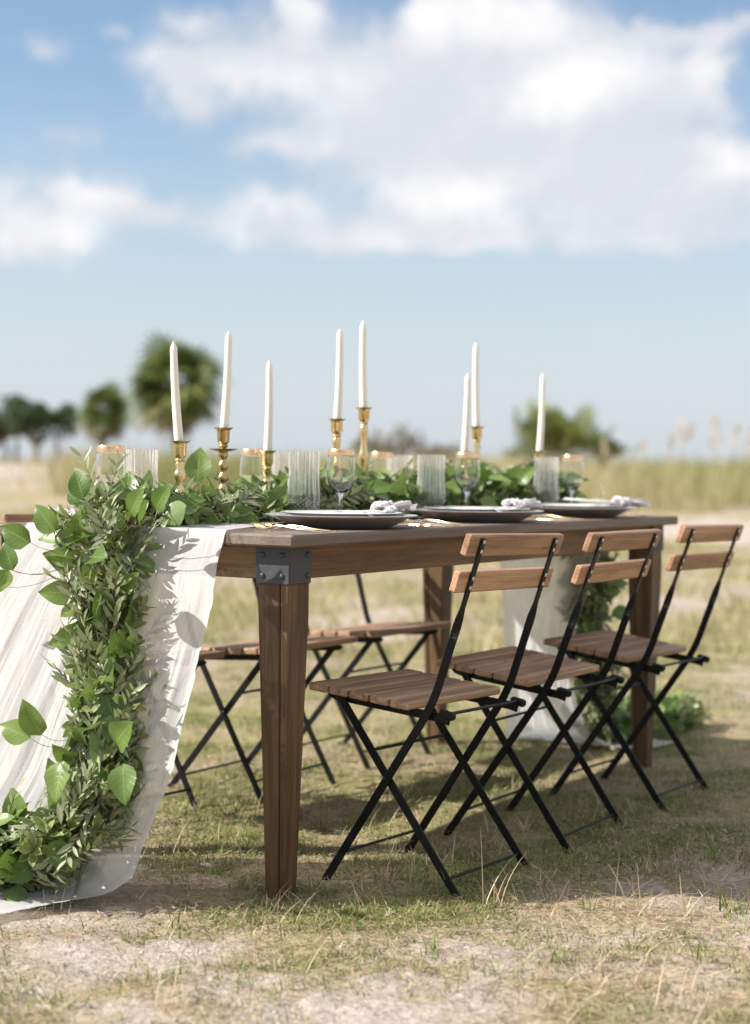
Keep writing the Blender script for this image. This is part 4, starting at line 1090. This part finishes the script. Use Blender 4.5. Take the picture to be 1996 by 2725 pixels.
def palm(xd, dist, crown_y, cr, label, seed, zoff=0.0):
    """crown_y: height of the crown's centre in metres, cr: crown radius"""
    x = px_ground(xd, dist); root = empty('palm_tree', (x, dist, float(gh(x, dist))-0.05), (0, 0, seed), label, 'palm tree', 'palm trees behind the dunes')
    rr = np.random.default_rng(seed)
    pts = [(0.10*math.sin(t*2.2+seed), 0.08*math.sin(t*1.6), crown_y*t) for t in np.linspace(0, 1, 10)]
    link('trunk', MB().tube(pts, [0.24-0.05*t for t in np.linspace(0, 1, 10)], 12).mesh('trunk', True), M_bark, root)
    frond_crown('crown', root, crown_y, 60, cr*0.66, cr*0.50, seed, M_palm, -0.75, 1.45, 0.35)
    frond_crown('dead_fronds', root, crown_y-0.1*cr, 34, cr*0.55, cr*0.40, seed+50, M_palmdead, -1.25, -0.45, 0.30)
palm(388, 75, 4.15, 2.30, 'tall cabbage palm with a large round crown on the skyline', 3)
palm(228, 84, 3.15, 1.45, 'smaller cabbage palm standing beside the tall round-crowned one', 8)
def broad_tree(xd, dist, h, cr, label, seed, mat=M_treeleaf, nleaf=4200, leaf=0.16, group='trees behind the dunes', name='tree', flat=0.75, cz=0.62, trunks=1, cat='tree'):
    x = px_ground(xd, dist); root = empty(name, (x, dist, float(gh(x, dist))-0.05), (0, 0, 0), label, cat, group)
    rr = np.random.default_rng(seed); mb = MB(); cl = []
    for k in range(trunks):
        ox = (k-(trunks-1)/2)*cr*0.5
        mb.tube([(ox, 0, 0), (ox*1.1+0.05, 0.03, h*0.25), (ox*0.9, 0, h*0.5)], [0.035*h, 0.028*h, 0.018*h], 8)
    for k in range(16):
        az = rr.random()*6.28; r = cr*math.sqrt(rr.random())*0.80; c = np.array([r*math.cos(az), r*math.sin(az), h*cz+flat*cr*rr.uniform(-0.45, 0.50)*(1-0.4*(r/cr)**2)]); cl.append((c, cr*rr.uniform(0.22, 0.42)))
        mb.tube([(0, 0, h*0.3), tuple(c*0.6+np.array([0, 0, h*0.12])), tuple(c)], [0.016*h, 0.010*h, 0.004*h], 5)
    link('trunk', mb.mesh('trunk', True), M_bark, root)
    n = nleaf; ci = rr.integers(0, len(cl), n); cc = np.array([cl[i][0] for i in ci]); rad = np.array([cl[i][1] for i in ci])
    dr = rr.normal(0, 1, (n, 3)); dr /= np.linalg.norm(dr, axis=1)[:, None]
    P = cc+dr*(rad*rr.random(n)**0.45)[:, None]
    a = rr.normal(0, 1, (n, 3)); a /= np.linalg.norm(a, axis=1)[:, None]; b = np.cross(a, rr.normal(0, 1, (n, 3))); b /= np.linalg.norm(b, axis=1)[:, None]
    s = (leaf*rr.uniform(0.6, 1.2, n))[:, None]
    V = np.stack([P-a*s, P+b*s*0.5, P+a*s, P-b*s*0.5], 1).reshape(-1, 3); Fc = np.arange(n*4).reshape(-1, 4)
    link('crown', mesh_np('crown', V, Fc, False, attrs={'rnd': np.repeat(rr.random(n), 4)}), mat, root)
broad_tree(78, 88, 4.4, 2.0, 'dark rounded evergreen tree left of the two palms on several trunks', 5, trunks=3, cz=0.66)
broad_tree(-10, 92, 4.3, 1.9, 'dark evergreen tree whose crown merges with the one on several trunks', 15, trunks=2, cz=0.62)
broad_tree(850, 62, 2.25, 1.55, 'sparse greyish brown shrub on the skyline behind the tall candles', 25, M_shrub, 1500, 0.10, 'shrubs on the dunes', 'shrub', 0.6, 0.55, 1, 'shrub')
broad_tree(965, 66, 1.9, 1.0, 'small sparse olive green shrub beside the greyish brown one', 26, M_shrub, 900, 0.10, 'shrubs on the dunes', 'shrub', 0.6, 0.55, 1, 'shrub')
def palmetto(xd, dist, h, label):
    x = px_ground(xd, dist); root = empty('palmetto_bush', (x, dist, float(gh(x, dist))-0.03), (0, 0, 0), label, 'bush')
    rr = np.random.default_rng(4); mb = MB(); V = []; Fc = []; Rn = []
    for k in range(70):
        az = rr.random()*6.28; el = rr.uniform(0.25, 1.5); b = np.array([rr.normal(0, .42), rr.normal(0, .35), rr.uniform(0.1, 0.5)*h])
        d = np.array([math.cos(az)*math.cos(el), math.sin(az)*math.cos(el), math.sin(el)])
        pet = h*0.40*rr.uniform(0.7, 1.2); mb.tube([tuple(b*[1, 1, 0.2]), tuple(b+d*pet)], 0.012, 4)
        fan_leaf(V, Fc, Rn, b, d, np.array([0, 0, 1.0])+rr.normal(0, .4, 3), pet, h*0.26*rr.uniform(0.8, 1.1), 15, rr, 0.15)
    link('stems', mb.mesh('stems'), M_bark, root)
    link('fronds', mesh_np('fronds', np.array(V), np.array(Fc), False, attrs={'rnd': 0.35+0.65*np.array(Rn)}), M_palm, root)
palmetto(1232, 46, 2.35, 'bright green palmetto bush with fan fronds on the dune')
broad_tree(1325, 47, 2.2, 0.55, 'thin brown twiggy shrub beside the palmetto bush', 27, M_shrub, 500, 0.09, 'shrubs on the dunes', 'shrub', 0.8, 0.55, 1, 'shrub')
# sea oats standing on the dune
M_oat = simple('sea_oat_tan', (0.52, 0.44, 0.33), 0.8)
def sea_oat(xd, dist, h, lean, seed):
    x = px_ground(xd, dist); root = empty('sea_oat', (x, dist, float(gh(x, dist))-0.02), (0, 0, 0), 'slender sea oat stalk with a drooping tan seed head on the dune', 'sea oat', 'sea oats on the dune')
    rr = np.random.default_rng(seed); pts = [(lean*h*t*t, 0.02*math.sin(t*3), h*t) for t in np.linspace(0, 1, 9)]
    link('stalk', MB().tube(pts, [0.008-0.005*t for t in np.linspace(0, 1, 9)], 5).mesh('stalk'), M_oat, root)
    mb = MB()
    for k in range(26):
        t = rr.uniform(0.78, 1.0); j = int(t*8); p = Vector(pts[j]).lerp(Vector(pts[min(j+1, 8)]), t*8-j); dx = (0.6+rr.random())*0.06*(1 if lean > 0 else -1)
        q = p+Vector((dx, rr.normal(0, .04), -rr.uniform(0.02, 0.12))); s = 0.018
        mb.add([p, q+Vector((s, 0, 0.02)), q+Vector((0, 0, -0.03)), q+Vector((-s, 0.01, 0.02)), q+Vector((0, s, 0.01))], [[0, 1, 4], [1, 2, 4], [2, 3, 4], [3, 0, 4], [0, 3, 2, 1]])
    link('seed_head', mb.mesh('seed_head'), M_oat, root)
for k, (xd, d, h, ln) in enumerate(((1455, 33, 1.45, .12), (1492, 36, 1.6, .16), (1522, 31, 1.75, -.10), (1545, 36, 1.45, .15), (1578, 31, 1.65, .2), (1606, 29, 1.8, -.14), (1630, 34, 1.5, .1), (1640, 30, 1.65, .12), (1400, 37, 1.3, .1), (1345, 39, 1.3, -.1))):
    sea_oat(xd, d, h, ln, k)
# tall weeds close by
def weed(x, y, h, n, lean, seed, kind):
    rr = np.random.default_rng(seed); z = float(gh(x, y))-0.003
    lab = {'straw': 'sprawling straw coloured grass stalk clump rising above the turf', 'green': 'fresh green grass tuft with long pointed blades', 'pink': 'low reddish seedy weed clump under the table'}[kind]
    V = []; R = []
    m = len(range(n)); roots = np.column_stack([rr.normal(0, .010, n), rr.normal(0, .010, n), np.zeros(n)])
    hd = rr.uniform(0, 6.28, n)
    o = blades('grass_tuft', roots, h*rr.uniform(0.45, 1.05, n), rr.uniform(0.0018, 0.0040, n), hd, rr.uniform(0.02, lean, n), rr.uniform(0.1, 1.1, n),
               (rr.uniform(0.25, 1.0, n) if kind == 'straw' else rr.uniform(0.1, 0.55, n)) if kind != 'pink' else rr.uniform(0, 0.4, n), M_straw if kind != 'green' else M_grass, 6)
    o.location = (x, y, z); set_props(o, lab, 'grass tuft', {'straw': 'tall straw coloured tufts', 'green': 'fresh green tufts', 'pink': 'reddish weed clumps'}[kind])
def gpx(X, Y):
    """photo pixel -> point on level ground"""
    dx, dy = X-998, Y-1362.5; cr, sr = math.cos(ROLL), math.sin(ROLL)
    x = dx*cr+dy*sr; y = -dx*sr+dy*cr; c, s = math.cos(PITCH), math.sin(PITCH)
    r = (x/F_PX, c-y/F_PX*s, -y/F_PX*c-s); t = -CAM_H/r[2]; return r[0]*t, r[1]*t
for k, (X, Y, h, n, ln, kd) in enumerate(((1645, 2425, .16, 7, .45, 'straw'), (1700, 2440, .12, 9, .5, 'straw'), (1305, 2415, .17, 12, .35, 'straw'), (1190, 2290, .10, 10, .3, 'straw'), (1040, 2300, .13, 9, .25, 'straw'), (950, 2430, .10, 8, .3, 'straw'),
        (690, 2460, .085, 6, .5, 'green'), (1560, 2420, .09, 9, .5, 'green'), (1720, 2330, .10, 10, .45, 'straw'), (1820, 2440, .09, 12, .7, 'straw'), (1930, 2420, .08, 12, .6, 'green'), (1450, 2360, .09, 9, .5, 'straw'),
        (620, 2300, .07, 8, .5, 'straw'), (860, 2395, .06, 12, .6, 'green'), (470, 2470, .08, 8, .4, 'green'), (150, 2420, .10, 4, .1, 'straw'), (1090, 2120, .08, 12, .6, 'straw'), (860, 2210, .08, 22, .6, 'pink'), (800, 2180, .06, 20, .6, 'pink'),
        (1560, 2190, .09, 10, .5, 'straw'), (1400, 2210, .08, 10, .5, 'straw'), (1900, 2290, .09, 14, .5, 'green'), (1800, 2240, .08, 12, .5, 'green'), (1480, 2560, .05, 9, .5, 'green'), (1150, 2530, .05, 9, .5, 'green'), (1730, 2620, .06, 12, .5, 'straw'), (1880, 2560, .07, 12, .5, 'green'))):
    x, y = gpx(X, Y); weed(x, y, h, n, ln, 100+k, kd)
# a small white shell on the sand
x, y = gpx(548, 2303)
o = link('shell', lathe('shell', [(0.0, 0.0), (0.013, 0.0), (0.015, 0.002), (0.012, 0.005), (0.006, 0.007), (0.0, 0.0075)], 20, True, rad=lambda r, z, th: r*(1+0.10*math.cos(th*7)+0.15*math.cos(th))), M_shell, None, (x, y, float(gh(x, y))-0.001), (0.1, 0.15, 0.6)); set_props(o, 'small white shell lying on the sand under the table', 'shell')
